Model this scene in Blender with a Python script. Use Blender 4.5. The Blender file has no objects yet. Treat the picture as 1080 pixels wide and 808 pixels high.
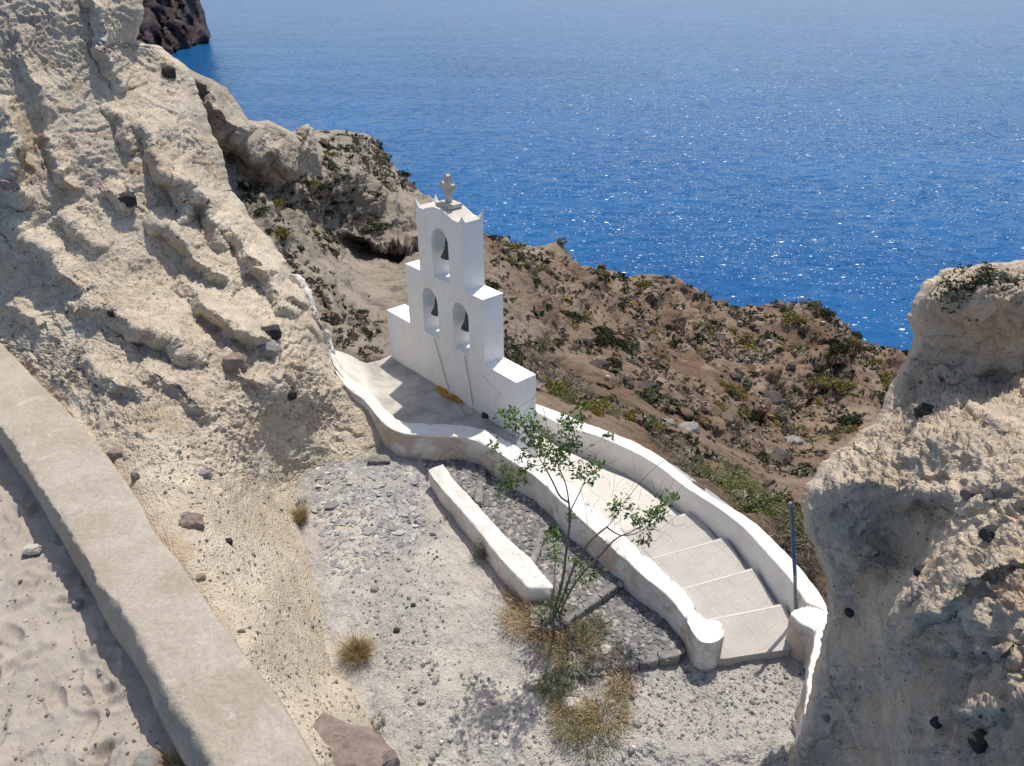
import bpy, math, random
import numpy as np
from mathutils import Vector, Matrix
from mathutils.geometry import tessellate_polygon

# ------------------------------------------------------------------ camera, world, sun, exposure
SC = bpy.context.scene
COL = SC.collection
F_PX, PITCH, ROLL = 780.0, math.radians(29.8), math.radians(-.5)
CAM = np.array([0., 0., 9.])
_F = np.array([0, math.cos(PITCH), -math.sin(PITCH)])
_U0 = np.array([0, math.sin(PITCH), math.cos(PITCH)])
_R0 = np.array([1., 0, 0])
RT = math.cos(ROLL)*_R0 + math.sin(ROLL)*_U0
UP = -math.sin(ROLL)*_R0 + math.cos(ROLL)*_U0
FW = _F
cam = bpy.data.cameras.new('camera')
camo = bpy.data.objects.new('camera', cam); COL.objects.link(camo)
camo.matrix_world = Matrix(((RT[0], UP[0], -FW[0], 0), (RT[1], UP[1], -FW[1], 0), (RT[2], UP[2], -FW[2], 9), (0, 0, 0, 1)))
cam.lens = F_PX/1080*36; cam.sensor_width = 36; cam.sensor_fit = 'HORIZONTAL'
cam.clip_start = .1; cam.clip_end = 60000
SC.camera = camo

SUN_AZ, SUN_EL = math.radians(22), math.radians(66)      # azimuth measured from +Y towards +X
W = bpy.data.worlds.new('World'); SC.world = W; W.use_nodes = True
wn = W.node_tree.nodes; wl = W.node_tree.links
bg = wn['Background']
sky = wn.new('ShaderNodeTexSky'); sky.sky_type = 'NISHITA'; sky.sun_disc = False
sky.sun_elevation = SUN_EL; sky.sun_rotation = SUN_AZ
sky.air_density = 1.0; sky.dust_density = 1.6; sky.ozone_density = 1.0
wl.new(sky.outputs[0], bg.inputs[0]); bg.inputs[1].default_value = .15
sun = bpy.data.lights.new('sun', 'SUN'); sun.energy = 4.25; sun.angle = math.radians(.5); sun.color = (1, .935, .83)
suno = bpy.data.objects.new('sun', sun); COL.objects.link(suno)
sd = Vector((math.sin(SUN_AZ)*math.cos(SUN_EL), math.cos(SUN_AZ)*math.cos(SUN_EL), math.sin(SUN_EL)))
suno.rotation_euler = sd.to_track_quat('Z', 'Y').to_euler(); suno.location = (0, 0, 60)
vs = SC.view_settings; vs.view_transform = 'Standard'; vs.look = 'None'; vs.exposure = -0.06; vs.gamma = 1
vs.use_curve_mapping = False
SC.cycles.max_bounces = 6; SC.cycles.diffuse_bounces = 4; SC.cycles.glossy_bounces = 2
SC.cycles.sample_clamp_indirect = 6

# ------------------------------------------------------------------ rays, noise, meshes
rng = np.random.default_rng(11); random.seed(5)

def ray(u, v):
    u = np.asarray(u, float); v = np.asarray(v, float)
    return ((u-540)/F_PX)[..., None]*RT - ((v-404)/F_PX)[..., None]*UP + FW

def at(u, v, z):                       # a photo point lifted to a known height
    d = ray(u, v); return CAM + d*((np.asarray(z, float)-9)/d[..., 2])[..., None]

def far(u, v, t):                      # a photo point at a known distance
    return CAM + ray(u, v)*np.asarray(t, float)[..., None]

def up_at(u, v, y):                    # a photo point on the upright plane at distance y
    d = ray(u, v); return CAM + d*(y/d[..., 1])[..., None]

_perm = np.random.default_rng(3).permutation(256); _perm = np.concatenate([_perm, _perm, _perm])
_grad = np.random.default_rng(4).normal(size=(256, 3)); _grad /= np.linalg.norm(_grad, axis=1)[:, None]

def perlin(p):
    p = np.asarray(p, float); i = np.floor(p).astype(int); f = p-i; i &= 255
    w = f*f*f*(f*(f*6-15)+10); out = 0
    for dx in (0, 1):
        for dy in (0, 1):
            for dz in (0, 1):
                h = _perm[_perm[_perm[(i[..., 0]+dx) & 255]+((i[..., 1]+dy) & 255)]+((i[..., 2]+dz) & 255)]
                g = _grad[h & 255]
                d = g[..., 0]*(f[..., 0]-dx)+g[..., 1]*(f[..., 1]-dy)+g[..., 2]*(f[..., 2]-dz)
                out = out + d*(w[..., 0] if dx else 1-w[..., 0])*(w[..., 1] if dy else 1-w[..., 1])*(w[..., 2] if dz else 1-w[..., 2])
    return out*1.6

def fbm(p, scale=1, octv=4, rough=.5, off=0):
    p = np.asarray(p, float)*scale+off; s = 0; a = 1
    for k in range(octv):
        s = s+a*perlin(p); p = p*2.03+17.3; a *= rough
    return s

def ridged(p, scale=1, octv=4, rough=.5, off=0):
    p = np.asarray(p, float)*scale+off; s = 0; a = 1
    for k in range(octv):
        s = s+a*(1-2*np.abs(perlin(p))); p = p*2.03+9.1; a *= rough
    return s

def cells(p, scale=1, seed=0):          # distance to the nearest scattered point
    p = np.asarray(p, float)*scale; i = np.floor(p).astype(int); f = p-i
    best = np.full(p.shape[:-1], 9.); idb = np.zeros(p.shape[:-1], int)
    for dx in (-1, 0, 1):
        for dy in (-1, 0, 1):
            for dz in (-1, 0, 1):
                a = (i[..., 0]+dx+seed) & 255; b = (i[..., 1]+dy) & 255; c = (i[..., 2]+dz) & 255
                h = _perm[_perm[_perm[a]+b]+c]
                jx = (h*37 % 256)/256; jy = (h*91 % 256)/256; jz = (h*53 % 256)/256
                d = (dx+jx-f[..., 0])**2+(dy+jy-f[..., 1])**2+(dz+jz-f[..., 2])**2
                m = d < best; best = np.where(m, d, best); idb = np.where(m, h, idb)
    return np.sqrt(best), idb/256.

def mesh_obj(name, verts, faces, mat, parent=None, smooth=True):
    me = bpy.data.meshes.new(name)
    verts = np.asarray(verts, float)
    if isinstance(faces, np.ndarray):
        n, k = faces.shape
        me.vertices.add(len(verts)); me.vertices.foreach_set('co', verts.astype('f').ravel())
        me.loops.add(n*k); me.loops.foreach_set('vertex_index', faces.astype('i').ravel())
        me.polygons.add(n); me.polygons.foreach_set('loop_start', np.arange(0, n*k, k, dtype='i'))
        me.polygons.foreach_set('loop_total', np.full(n, k, dtype='i')); me.update(calc_edges=True); me.validate()
    else:
        me.from_pydata([tuple(v) for v in verts], [], [tuple(int(i) for i in f) for f in faces]); me.update()
    if mat: me.materials.append(mat)
    me.polygons.foreach_set('use_smooth', np.full(len(me.polygons), smooth))
    o = bpy.data.objects.new(name, me); COL.objects.link(o)
    if parent: o.parent = parent
    return o

def tag(o, label=None, cat=None, group=None, kind=None):
    if label: o['label'] = label
    if cat: o['category'] = cat
    if group: o['group'] = group
    if kind: o['kind'] = kind
    return o

def empty(name, loc):
    o = bpy.data.objects.new(name, None); COL.objects.link(o); o.location = Vector([float(c) for c in loc]); return o

def adopt(parent, *kids):               # keep the children where they are
    for k in kids:
        k.parent = parent; k.matrix_parent_inverse = Matrix.Translation(-Vector(parent.location))

def grid_faces(n, m):
    i = np.arange(n-1)[:, None]*m + np.arange(m-1)[None]
    i = i.ravel(); return np.stack([i, i+m, i+m+1, i+1], 1)

def resample(pts, n=None, step=None, cols=None):
    pts = np.asarray(pts, float); q = pts if cols is None else pts[:, :cols]
    s = np.concatenate([[0], np.cumsum(np.linalg.norm(np.diff(q, axis=0), axis=1))])
    if n is None: n = max(2, int(s[-1]/step)+1)
    t = np.linspace(0, s[-1], n)
    return np.stack([np.interp(t, s, pts[:, k]) for k in range(pts.shape[1])], 1)

def smooth_line(pts, it=2):
    pts = np.asarray(pts, float)
    for _ in range(it):
        a = pts[:-1]*.75+pts[1:]*.25; b = pts[:-1]*.25+pts[1:]*.75
        pts = np.concatenate([pts[:1], np.stack([a, b], 1).reshape(-1, pts.shape[1]), pts[-1:]])
    return pts

def tps(ctrl):                          # smooth surface through control points: inverse distance over the view
    c = np.array([(a[0], a[1]) for a in ctrl], float)/1000
    q = []
    for a in ctrl:
        if a[2] == 't': q.append(1./a[3])
        else:
            d = ray(a[0], a[1]); q.append(d[2]/(a[3]-9))
    q = np.array(q)
    def K(A, B):
        r2 = ((A[:, None]-B[None])**2).sum(-1); return r2*np.log(r2+1e-12)*.5
    n = len(c); Pm = np.c_[np.ones(n), c]
    M = np.zeros((n+3, n+3)); M[:n, :n] = K(c, c)+np.eye(n)*1e-5; M[:n, n:] = Pm; M[n:, :n] = Pm.T
    w = np.linalg.solve(M, np.r_[q, 0, 0, 0])
    def f(u, v):
        X = np.stack([np.ravel(u), np.ravel(v)], 1)/1000; out = np.empty(len(X))
        for s in range(0, len(X), 40000):
            x = X[s:s+40000]; out[s:s+40000] = K(x, c)@w[:n]+np.c_[np.ones(len(x)), x]@w[n:]
        return 1/np.maximum(out, 1e-5).reshape(np.shape(u))
    return f

def normals(Pg):
    a = np.gradient(Pg, axis=0); b = np.gradient(Pg, axis=1); n = np.cross(a, b)
    n /= np.linalg.norm(n, axis=-1)[..., None]+1e-12
    s = np.sign(((CAM-Pg)*n).sum(-1))[..., None]; s[s == 0] = 1
    return n*s

def relief(name, A, B, n, m, ctrl, mat, disp=None, pre=None, edgeA=0, rA=14, edgeB=0, skirtA=0, skirtB=0, bias=1., parent=None, jag=0):
    """rock or ground surface between two outlines; disp(P, u, v) is a displacement in metres along the normal."""
    A = resample(A, n); B = resample(B, n)
    if jag:                              # broken outline
        q = np.stack([A[:, 0], A[:, 1], np.zeros(n)], 1); A = A+np.stack([fbm(q, .055, 4, .65, 3), fbm(q, .055, 4, .65, 60)], 1)*jag
    s = np.linspace(0, 1, m)**bias
    u = A[:, None, 0]*(1-s)+B[:, None, 0]*s; v = A[:, None, 1]*(1-s)+B[:, None, 1]*s
    fn = tps(ctrl); t = fn(u, v)
    if pre is not None: t = t+pre(u, v, t)
    L = np.hypot(A[:, 0]-B[:, 0], A[:, 1]-B[:, 1])[:, None]*s
    if edgeA:
        x = np.clip(L/rA, 0, 1); t = t+edgeA*(1-np.sqrt(1-(1-x)**2))
    Pg = far(u, v, t)
    if disp is not None:
        N = normals(Pg)
        st_ = [np.linalg.norm(np.gradient(Pg, axis=k_), axis=-1)/(np.hypot(np.gradient(u, axis=k_), np.gradient(v, axis=k_))*t/F_PX+1e-6) for k_ in (0, 1)]
        att = np.clip(2.3/np.maximum(st_[0], st_[1]), .1, 1)
        Pg = Pg+N*(disp(Pg, u, v)*att)[..., None]
    top = Pg.copy()
    def sk(row, depth, k=5):
        if depth < 0:                    # straight back behind the outline, drawn inward
            r = row-CAM; r = r/np.linalg.norm(r, axis=1)[:, None]; d = -depth; return np.stack([row+r*d*(j/k)+RT*d*.35*(j/k)**2 for j in range(1, k+1)], 1)
        r = row-CAM; r = r/np.linalg.norm(r, axis=1)[:, None]; hz = r.copy(); hz[:, 2] = 0; out = []
        for j in range(1, k+1):
            a = j/k; out.append(row+hz*depth*a*.55+np.array([0, 0, -1])*depth*a**1.6)
        return np.stack(out, 1)
    if skirtA: Pg = np.concatenate([sk(Pg[:, 0], skirtA)[:, ::-1], Pg], 1)
    if skirtB: Pg = np.concatenate([Pg, sk(Pg[:, -1], skirtB)], 1)
    o = mesh_obj(name, Pg.reshape(-1, 3), grid_faces(*Pg.shape[:2]), mat, parent)
    return o, top, u, v

# ------------------------------------------------------------------ materials
class NT:
    def __init__(s, name, rough=.9, spec=.2):
        s.m = bpy.data.materials.new(name); s.m.use_nodes = True; s.t = s.m.node_tree; s.n = s.t.nodes
        s.b = s.n['Principled BSDF']; s.b.inputs['Roughness'].default_value = rough
        s.b.inputs['Specular IOR Level'].default_value = spec
        s.co = s.n.new('ShaderNodeTexCoord').outputs['Object']
    def put(s, sock, val):
        if isinstance(val, (int, float)): sock.default_value = val
        elif isinstance(val, (tuple, list)): sock.default_value = tuple(val)+((1,) if len(val) == 3 and sock.type == 'RGBA' else ())
        else: s.t.links.new(val, sock)
    def geo(s): s.co = s.n.new('ShaderNodeNewGeometry').outputs['Position']; return s
    def map(s, scale): 
        m = s.n.new('ShaderNodeMapping'); s.t.links.new(s.co, m.inputs[0]); m.inputs['Scale'].default_value = scale; return m.outputs[0]
    def noise(s, scale, detail=4, rough=.55, dist=0, vec=None):
        k = s.n.new('ShaderNodeTexNoise'); s.t.links.new(vec or s.co, k.inputs['Vector'])
        k.inputs['Scale'].default_value = scale; k.inputs['Detail'].default_value = detail
        k.inputs['Roughness'].default_value = rough; k.inputs['Distortion'].default_value = dist; return k.outputs['Fac']
    def vor(s, scale, feat='F1', rnd=1, out='Distance', vec=None):
        k = s.n.new('ShaderNodeTexVoronoi'); s.t.links.new(vec or s.co, k.inputs['Vector']); k.feature = feat
        k.inputs['Scale'].default_value = scale; k.inputs['Randomness'].default_value = rnd; return k.outputs[out]
    def ramp(s, x, *stops, mode='LINEAR'):
        k = s.n.new('ShaderNodeValToRGB'); s.put(k.inputs[0], x); k.color_ramp.interpolation = mode
        e = k.color_ramp.elements
        while len(e) < len(stops): e.new(.5)
        for i, (p, c) in enumerate(stops):
            e[i].position = p; e[i].color = (c, c, c, 1) if isinstance(c, (int, float)) else tuple(c)+(1,)
        return k.outputs[0]
    def math(s, op, a, b=0, c=0, clamp=False):
        k = s.n.new('ShaderNodeMath'); k.operation = op; k.use_clamp = clamp
        s.put(k.inputs[0], a); s.put(k.inputs[1], b); s.put(k.inputs[2], c); return k.outputs[0]
    def mix(s, f, a, b, mode='MIX'):
        k = s.n.new('ShaderNodeMix'); k.data_type = 'RGBA'; k.blend_type = mode
        s.put(k.inputs[0], f); s.put(k.inputs[6], a); s.put(k.inputs[7], b); return k.outputs[2]
    def bump(s, h, dist, strength=1, prev=None):
        k = s.n.new('ShaderNodeBump'); k.inputs['Strength'].default_value = strength; k.inputs['Distance'].default_value = dist
        s.put(k.inputs['Height'], h)
        if prev: s.t.links.new(prev, k.inputs['Normal'])
        return k.outputs[0]
    def done(s, col, nrm=None):
        s.put(s.b.inputs['Base Color'], col)
        if nrm: s.t.links.new(nrm, s.b.inputs['Normal'])
        return s.m

def m_tuff(name, a, b, warm, fine=1., dark=.5, mid=(.36, .32, .28)):
    k = NT(name).geo()
    big = k.ramp(k.noise(.5, 5, .6), (.38, a), (.6, b))
    w = k.ramp(k.noise(.9, 4, .6, 1), (.56, 0), (.72, 1))
    col = k.mix(w, big, warm)
    patch = k.ramp(k.noise(2.6, 6, .65), (.35, .82), (.65, 1.12))
    col = k.mix(1, col, patch, 'MULTIPLY')
    st = k.ramp(k.noise(9*fine, 4, .7), (.60, 0), (.68, 1)); col = k.mix(k.math('MULTIPLY', st, .35), col, mid)
    # scattered lava chips set in the ash
    v = k.vor(9*fine); cc = k.vor(9*fine, out='Color')
    sep = k.n.new('ShaderNodeSeparateColor'); k.t.links.new(cc, sep.inputs[0])
    chip = k.math('MULTIPLY', k.math('LESS_THAN', v, k.math('MULTIPLY', sep.outputs[1], .26)), k.math('GREATER_THAN', sep.outputs[0], .62))
    v2 = k.vor(30*fine); c2 = k.vor(30*fine, out='Color'); s2 = k.n.new('ShaderNodeSeparateColor'); k.t.links.new(c2, s2.inputs[0])
    chip2 = k.math('MULTIPLY', k.math('LESS_THAN', v2, k.math('MULTIPLY', s2.outputs[1], .34)), k.math('GREATER_THAN', s2.outputs[0], .6))
    cl = k.mix(sep.outputs[2], (.06, .055, .055), (.22, .16, .12))
    col = k.mix(k.math('MULTIPLY', chip, .9*dark*1.6, clamp=True), col, cl)
    col = k.mix(k.math('MULTIPLY', chip2, dark, clamp=True), col, (.14, .12, .11))
    h = k.math('ADD', k.math('MULTIPLY', k.noise(14*fine, 8, .72), 1.0), k.math('MULTIPLY', k.ramp(k.vor(22*fine), (.05, 0), (.5, 1)), .35))
    nb = k.bump(h, .06/fine, .95)
    nb = k.bump(k.noise(45*fine, 3, .6), .006/fine, .5, nb)
    return k.done(col, nb)

M = {}
M['tuff'] = m_tuff('tuff', (.585, .495, .385), (.68, .595, .475), (.55, .42, .28), 1., .65)
M['tuff_near'] = m_tuff('tuff_near', (.60, .49, .37), (.70, .595, .465), (.55, .405, .255), 1.5, .65)
M['tuff_far'] = m_tuff('tuff_far', (.42, .35, .275), (.54, .465, .37), (.48, .37, .25), .28, .5)

def m_white():
    k = NT('whitewash', .75, .3).geo()
    base = k.mix(k.ramp(k.noise(1.4, 5, .6), (.4, 0), (.7, 1)), (.77, .745, .70), (.68, .65, .59))
    flake = k.ramp(k.noise(9, 8, .75), (.57, 0), (.66, 1)); base = k.mix(k.math('MULTIPLY', flake, .4), base, (.55, .49, .41))
    st = k.ramp(k.noise(2.2, 7, .7, .8, vec=k.map((1, 1, .5))), (.56, 0), (.7, 1)); base = k.mix(k.math('MULTIPLY', st, .35), base, (.50, .45, .38))
    h = k.noise(5, 6, .6); nb = k.bump(h, .03, .5); nb = k.bump(k.noise(45, 4, .6), .006, .6, nb)
    return k.done(base, nb)
M['white'] = m_white()

def m_tower():
    k = NT('limewash', .8, .25).geo()
    base = k.mix(k.ramp(k.noise(1.1, 4, .6), (.4, 0), (.7, 1)), (.86, .845, .81), (.81, .79, .745))
    g = k.ramp(k.noise(7, 7, .72, vec=k.map((1, 1, .16))), (.52, 0), (.72, 1)); base = k.mix(k.math('MULTIPLY', g, .28), base, (.58, .53, .46))
    pt = k.ramp(k.noise(1.7, 6, .7, .7), (.56, 0), (.60, 1)); base = k.mix(k.math('MULTIPLY', pt, .22), base, (.68, .64, .58))
    nb = k.bump(k.noise(3.2, 5, .55), .03, .45); nb = k.bump(k.noise(38, 3, .6), .004, .5, nb)
    return k.done(base, nb)
M['tower'] = m_tower()

def m_plaster_side():                   # old wall faces: whitewash with stained bare patches
    k = NT('stained_plaster', .85, .2).geo()
    base = k.mix(k.ramp(k.noise(1.3, 5, .6), (.42, 0), (.62, 1)), (.74, .72, .68), (.60, .56, .50))
    br = k.ramp(k.noise(1.5, 6, .62, .6), (.47, 0), (.58, 1)); base = k.mix(k.math('MULTIPLY', br, .75), base, (.45, .34, .25))
    gr = k.ramp(k.noise(4, 7, .75), (.56, 0), (.66, 1)); base = k.mix(k.math('MULTIPLY', gr, .5), base, (.33, .31, .29))
    nb = k.bump(k.noise(7, 7, .65), .035, .6); nb = k.bump(k.noise(50, 3, .6), .006, .6, nb)
    return k.done(base, nb)
M['plaster'] = m_plaster_side()

def m_old_white():                      # flaking thick whitewash of the low wall
    k = NT('flaking_whitewash', .85, .2).geo()
    base = k.mix(k.ramp(k.noise(2.5, 5, .6), (.42, 0), (.62, 1)), (.78, .755, .71), (.66, .62, .56))
    gr = k.ramp(k.noise(11, 7, .75), (.55, 0), (.62, 1)); base = k.mix(k.math('MULTIPLY', gr, .55), base, (.42, .37, .31))
    h = k.math('ADD', k.noise(9, 7, .7), k.math('MULTIPLY', k.ramp(k.vor(16), (0, 0), (.25, 1)), .3))
    return k.done(base, k.bump(h, .04, .8))
M['old_white'] = m_old_white()

def m_concrete(name, a, b, lines=False, sc=1.):
    k = NT(name, .9, .2).geo()
    base = k.mix(k.ramp(k.noise(1.6*sc, 6, .65), (.38, 0), (.65, 1)), a, b)
    base = k.mix(1, base, k.ramp(k.noise(24*sc, 5, .7), (.3, .86), (.7, 1.08)), 'MULTIPLY')
    lt = k.ramp(k.noise(5*sc, 6, .7), (.6, 0), (.72, 1)); base = k.mix(k.math('MULTIPLY', lt, .3), base, (.66, .63, .58))
    br = k.ramp(k.noise(1.9*sc, 5, .65, 1), (.56, 0), (.7, 1)); base = k.mix(k.math('MULTIPLY', br, .3), base, (.52, .42, .33))
    nb = k.bump(k.noise(9*sc, 7, .68), .03/sc, .55)
    if lines:
        for ang, sc_, ph in ((.9, 2.1, .1), (-.5, 1.6, .37)):
            m = k.n.new('ShaderNodeMapping'); k.t.links.new(k.co, m.inputs[0]); m.inputs['Rotation'].default_value = (0, 0, ang)
            sp = k.n.new('ShaderNodeSeparateXYZ'); k.t.links.new(m.outputs[0], sp.inputs[0])
            wob = k.math('MULTIPLY', k.noise(2.5, 3), .07)
            x = k.math('FRACT', k.math('ADD', k.math('MULTIPLY', sp.outputs[0], sc_), k.math('ADD', wob, ph)))
            ln = k.math('LESS_THAN', k.math('ABSOLUTE', k.math('SUBTRACT', x, .5)), .011)
            ln = k.math('MULTIPLY', ln, k.ramp(k.noise(1.7, 3), (.42, 0), (.56, 1)))
            base = k.mix(k.math('MULTIPLY', ln, .45), base, (.22, .19, .17))
    nb = k.bump(k.noise(70*sc, 3, .7), .006/sc, .6, nb)
    return k.done(base, nb)
M['tread'] = m_concrete('tread_cement', (.43, .405, .375), (.49, .46, .43), True)
M['walk'] = m_concrete('walkway_cement', (.60, .56, .50), (.68, .64, .58), True)
M['edge'] = m_concrete('painted_edge', (.68, .66, .62), (.60, .57, .53))
def m_kerb():
    k = NT('rough_concrete', .92, .15).geo()
    base = k.mix(k.ramp(k.noise(.9, 7, .68), (.40, 0), (.62, 1)), (.41, .355, .29), (.50, .445, .375))
    base = k.mix(1, base, k.ramp(k.noise(16, 6, .75), (.3, .78), (.7, 1.12)), 'MULTIPLY')
    pl = k.ramp(k.noise(2.2, 7, .75, .5), (.58, 0), (.66, 1)); base = k.mix(k.math('MULTIPLY', pl, .55), base, (.62, .57, .50))
    st = k.ramp(k.noise(3.3, 7, .8), (.62, 0), (.67, 1)); base = k.mix(k.math('MULTIPLY', st, .5), base, (.27, .235, .20))
    q = k.n.new('ShaderNodeVectorMath'); q.operation = 'ADD'; nn = k.n.new('ShaderNodeTexNoise'); k.t.links.new(k.co, nn.inputs['Vector']); nn.inputs['Scale'].default_value = 2.5; nn.inputs['Detail'].default_value = 5
    k.t.links.new(k.co, q.inputs[0]); k.t.links.new(nn.outputs['Color'], q.inputs[1])
    cr = k.math('LESS_THAN', k.vor(.42, 'DISTANCE_TO_EDGE', vec=q.outputs[0]), .006); pass
    h = k.math('SUBTRACT', k.math('ADD', k.noise(5, 9, .72), k.math('MULTIPLY', k.ramp(k.vor(26), (0, 0), (.35, 1)), .12)), 0)
    return k.done(base, k.bump(h, .07, .8))
M['kerb'] = m_kerb()
M['gutter'] = m_concrete('gutter_cement', (.42, .42, .42), (.34, .34, .345))

def m_terrace():
    k = NT('roof_cement', .85, .2).geo()
    base = k.mix(k.ramp(k.noise(1.3, 6, .65, .5), (.38, 0), (.62, 1)), (.32, .30, .275), (.52, .485, .43))
    st = k.ramp(k.noise(3.1, 6, .7, 1), (.5, 0), (.66, 1)); base = k.mix(k.math('MULTIPLY', st, .55), base, (.25, .235, .22))
    sp = k.n.new('ShaderNodeSeparateXYZ'); k.t.links.new(k.co, sp.inputs[0])
    hi = k.math('ADD', k.ramp(k.math('MULTIPLY', k.math('SUBTRACT', sp.outputs[2], .16), 1.6), (0, 0), (.3, 1)), 0)
    base = k.mix(k.math('MULTIPLY', hi, k.ramp(k.noise(2, 6, .7), (.3, .95), (.62, .45))), base, (.78, .74, .66))
    nb = k.bump(k.noise(6, 7, .65), .03, .5)
    return k.done(base, nb)
M['terrace'] = m_terrace()

def m_sand():
    k = NT('sand', .95, .1).geo()
    base = k.mix(k.ramp(k.noise(2, 5, .6), (.38, 0), (.65, 1)), (.39, .345, .30), (.46, .41, .355))
    base = k.mix(1, base, k.ramp(k.noise(60, 5, .75), (.3, .75), (.7, 1.12)), 'MULTIPLY')
    nb = k.bump(k.noise(7, 6, .6), .03, .6); nb = k.bump(k.noise(70, 5, .75), .012, .8, nb)
    return k.done(base, nb)
M['sand'] = m_sand()

def m_ground():
    k = NT('gravelly_ground', .95, .1).geo()
    sand = k.mix(k.ramp(k.noise(1.2, 5, .6), (.4, 0), (.62, 1)), (.45, .41, .36), (.53, .49, .435))
    grey = k.mix(k.ramp(k.noise(7, 6, .7), (.35, 0), (.65, 1)), (.30, .295, .285), (.46, .45, .43))
    f = k.ramp(k.noise(.75, 6, .62, .4), (.44, 0), (.56, 1))
    sp = k.n.new('ShaderNodeSeparateXYZ'); k.t.links.new(k.co, sp.inputs[0])
    # grey volcanic gravel on the landing and against the retaining wall, pale ash elsewhere
    right = k.ramp(k.math('ADD', k.math('MULTIPLY', k.math('SUBTRACT', sp.outputs[0], 1.35), .6), k.math('MULTIPLY', k.math('SUBTRACT', k.noise(2, 4), .5), .9)), (.2, 0), (.42, 1))
    back = k.ramp(k.math('ADD', k.math('MULTIPLY', k.math('SUBTRACT', sp.outputs[1], 11.6), .45), k.math('MULTIPLY', k.math('SUBTRACT', k.noise(1.6, 4), .5), 1.1)), (.1, 0), (.45, .9))
    front = k.ramp(k.math('ADD', sp.outputs[1], k.math('MULTIPLY', k.math('SUBTRACT', k.noise(3, 4), .5), .5)), (5.75, 0), (5.95, 1)) if False else k.math('GREATER_THAN', k.math('ADD', sp.outputs[1], k.math('MULTIPLY', k.math('SUBTRACT', k.noise(3, 4), .5), .4)), 5.88)
    f = k.math('MULTIPLY', k.math('MAXIMUM', k.math('MAXIMUM', k.math('MULTIPLY', f, .7), k.math('MULTIPLY', right, .62)), back), front)
    col = k.mix(f, sand, grey)
    v = k.vor(34, out='Color'); sv = k.n.new('ShaderNodeSeparateColor'); k.t.links.new(v, sv.inputs[0])
    stone = k.ramp(sv.outputs[0], (0, (.55, .55, .56)), (.5, (.95, .94, .92)), (.85, (1.15, 1.13, 1.1)), (1, (.5, .48, .47)))
    col = k.mix(k.math('ADD', k.math('MULTIPLY', f, .7), .06), col, k.mix(1, col, stone, 'MULTIPLY'))
    h = k.math('ADD', k.ramp(k.vor(34), (0, 1), (.6, 0)), k.math('MULTIPLY', k.noise(12, 8, .75), 1.5))
    nb = k.bump(h, .016, .8)
    return k.done(col, nb)
M['ground'] = m_ground()

def m_cobble(name, a, b):
    k = NT(name, .8, .3).geo()
    g = k.n.new('ShaderNodeNewGeometry')
    c = k.ramp(g.outputs['Random Per Island'], (0, tuple(x*.75 for x in a)), (.4, a), (.75, b), (.92, tuple(min(1, x*1.3) for x in b)), (1, (.42, .36, .30)))
    c = k.mix(1, c, k.ramp(k.noise(30, 5, .7), (.3, .8), (.7, 1.15)), 'MULTIPLY')
    return k.done(c, k.bump(k.noise(40, 5, .7), .01, .8))
M['cobble'] = m_cobble('lava_cobbles', (.16, .16, .167), (.30, .29, .28))
M['pebble'] = m_cobble('loose_gravel', (.30, .29, .275), (.48, .455, .42))
M['paver'] = m_cobble('worn_paving', (.27, .27, .275), (.42, .405, .385))
M['cap'] = m_concrete('cap_cement', (.56, .50, .43), (.68, .63, .56), False, 2.5)
M['chips'] = m_cobble('stone_chips', (.20, .165, .14), (.40, .34, .27))
M['mortar'] = m_concrete('mortar', (.15, .145, .14), (.27, .255, .235), False, 2)

def m_rock(name, a, b, sc=1., bumpd=.05):
    k = NT(name, .8, .3).geo()
    c = k.mix(k.ramp(k.noise(3*sc, 7, .7), (.35, 0), (.65, 1)), a, b)
    return k.done(c, k.bump(k.noise(10*sc, 8, .7), bumpd, .9))
M['lava'] = m_rock('black_lava', (.022, .021, .022), (.07, .066, .064), 3, .03)
M['greystone'] = m_rock('grey_stone', (.17, .165, .16), (.32, .30, .28), 2, .03)
M['brownstone'] = m_rock('brown_stone', (.20, .145, .12), (.34, .27, .23), 2, .04)
M['palestone'] = m_rock('pale_stone', (.50, .45, .39), (.66, .61, .54), 3, .03)
M['headland'] = m_rock('headland_rock', (.035, .026, .03), (.13, .095, .095), .012, 14)
M['hillrock'] = m_rock('hill_rock', (.045, .036, .03), (.15, .125, .11), .6, .25)

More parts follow.
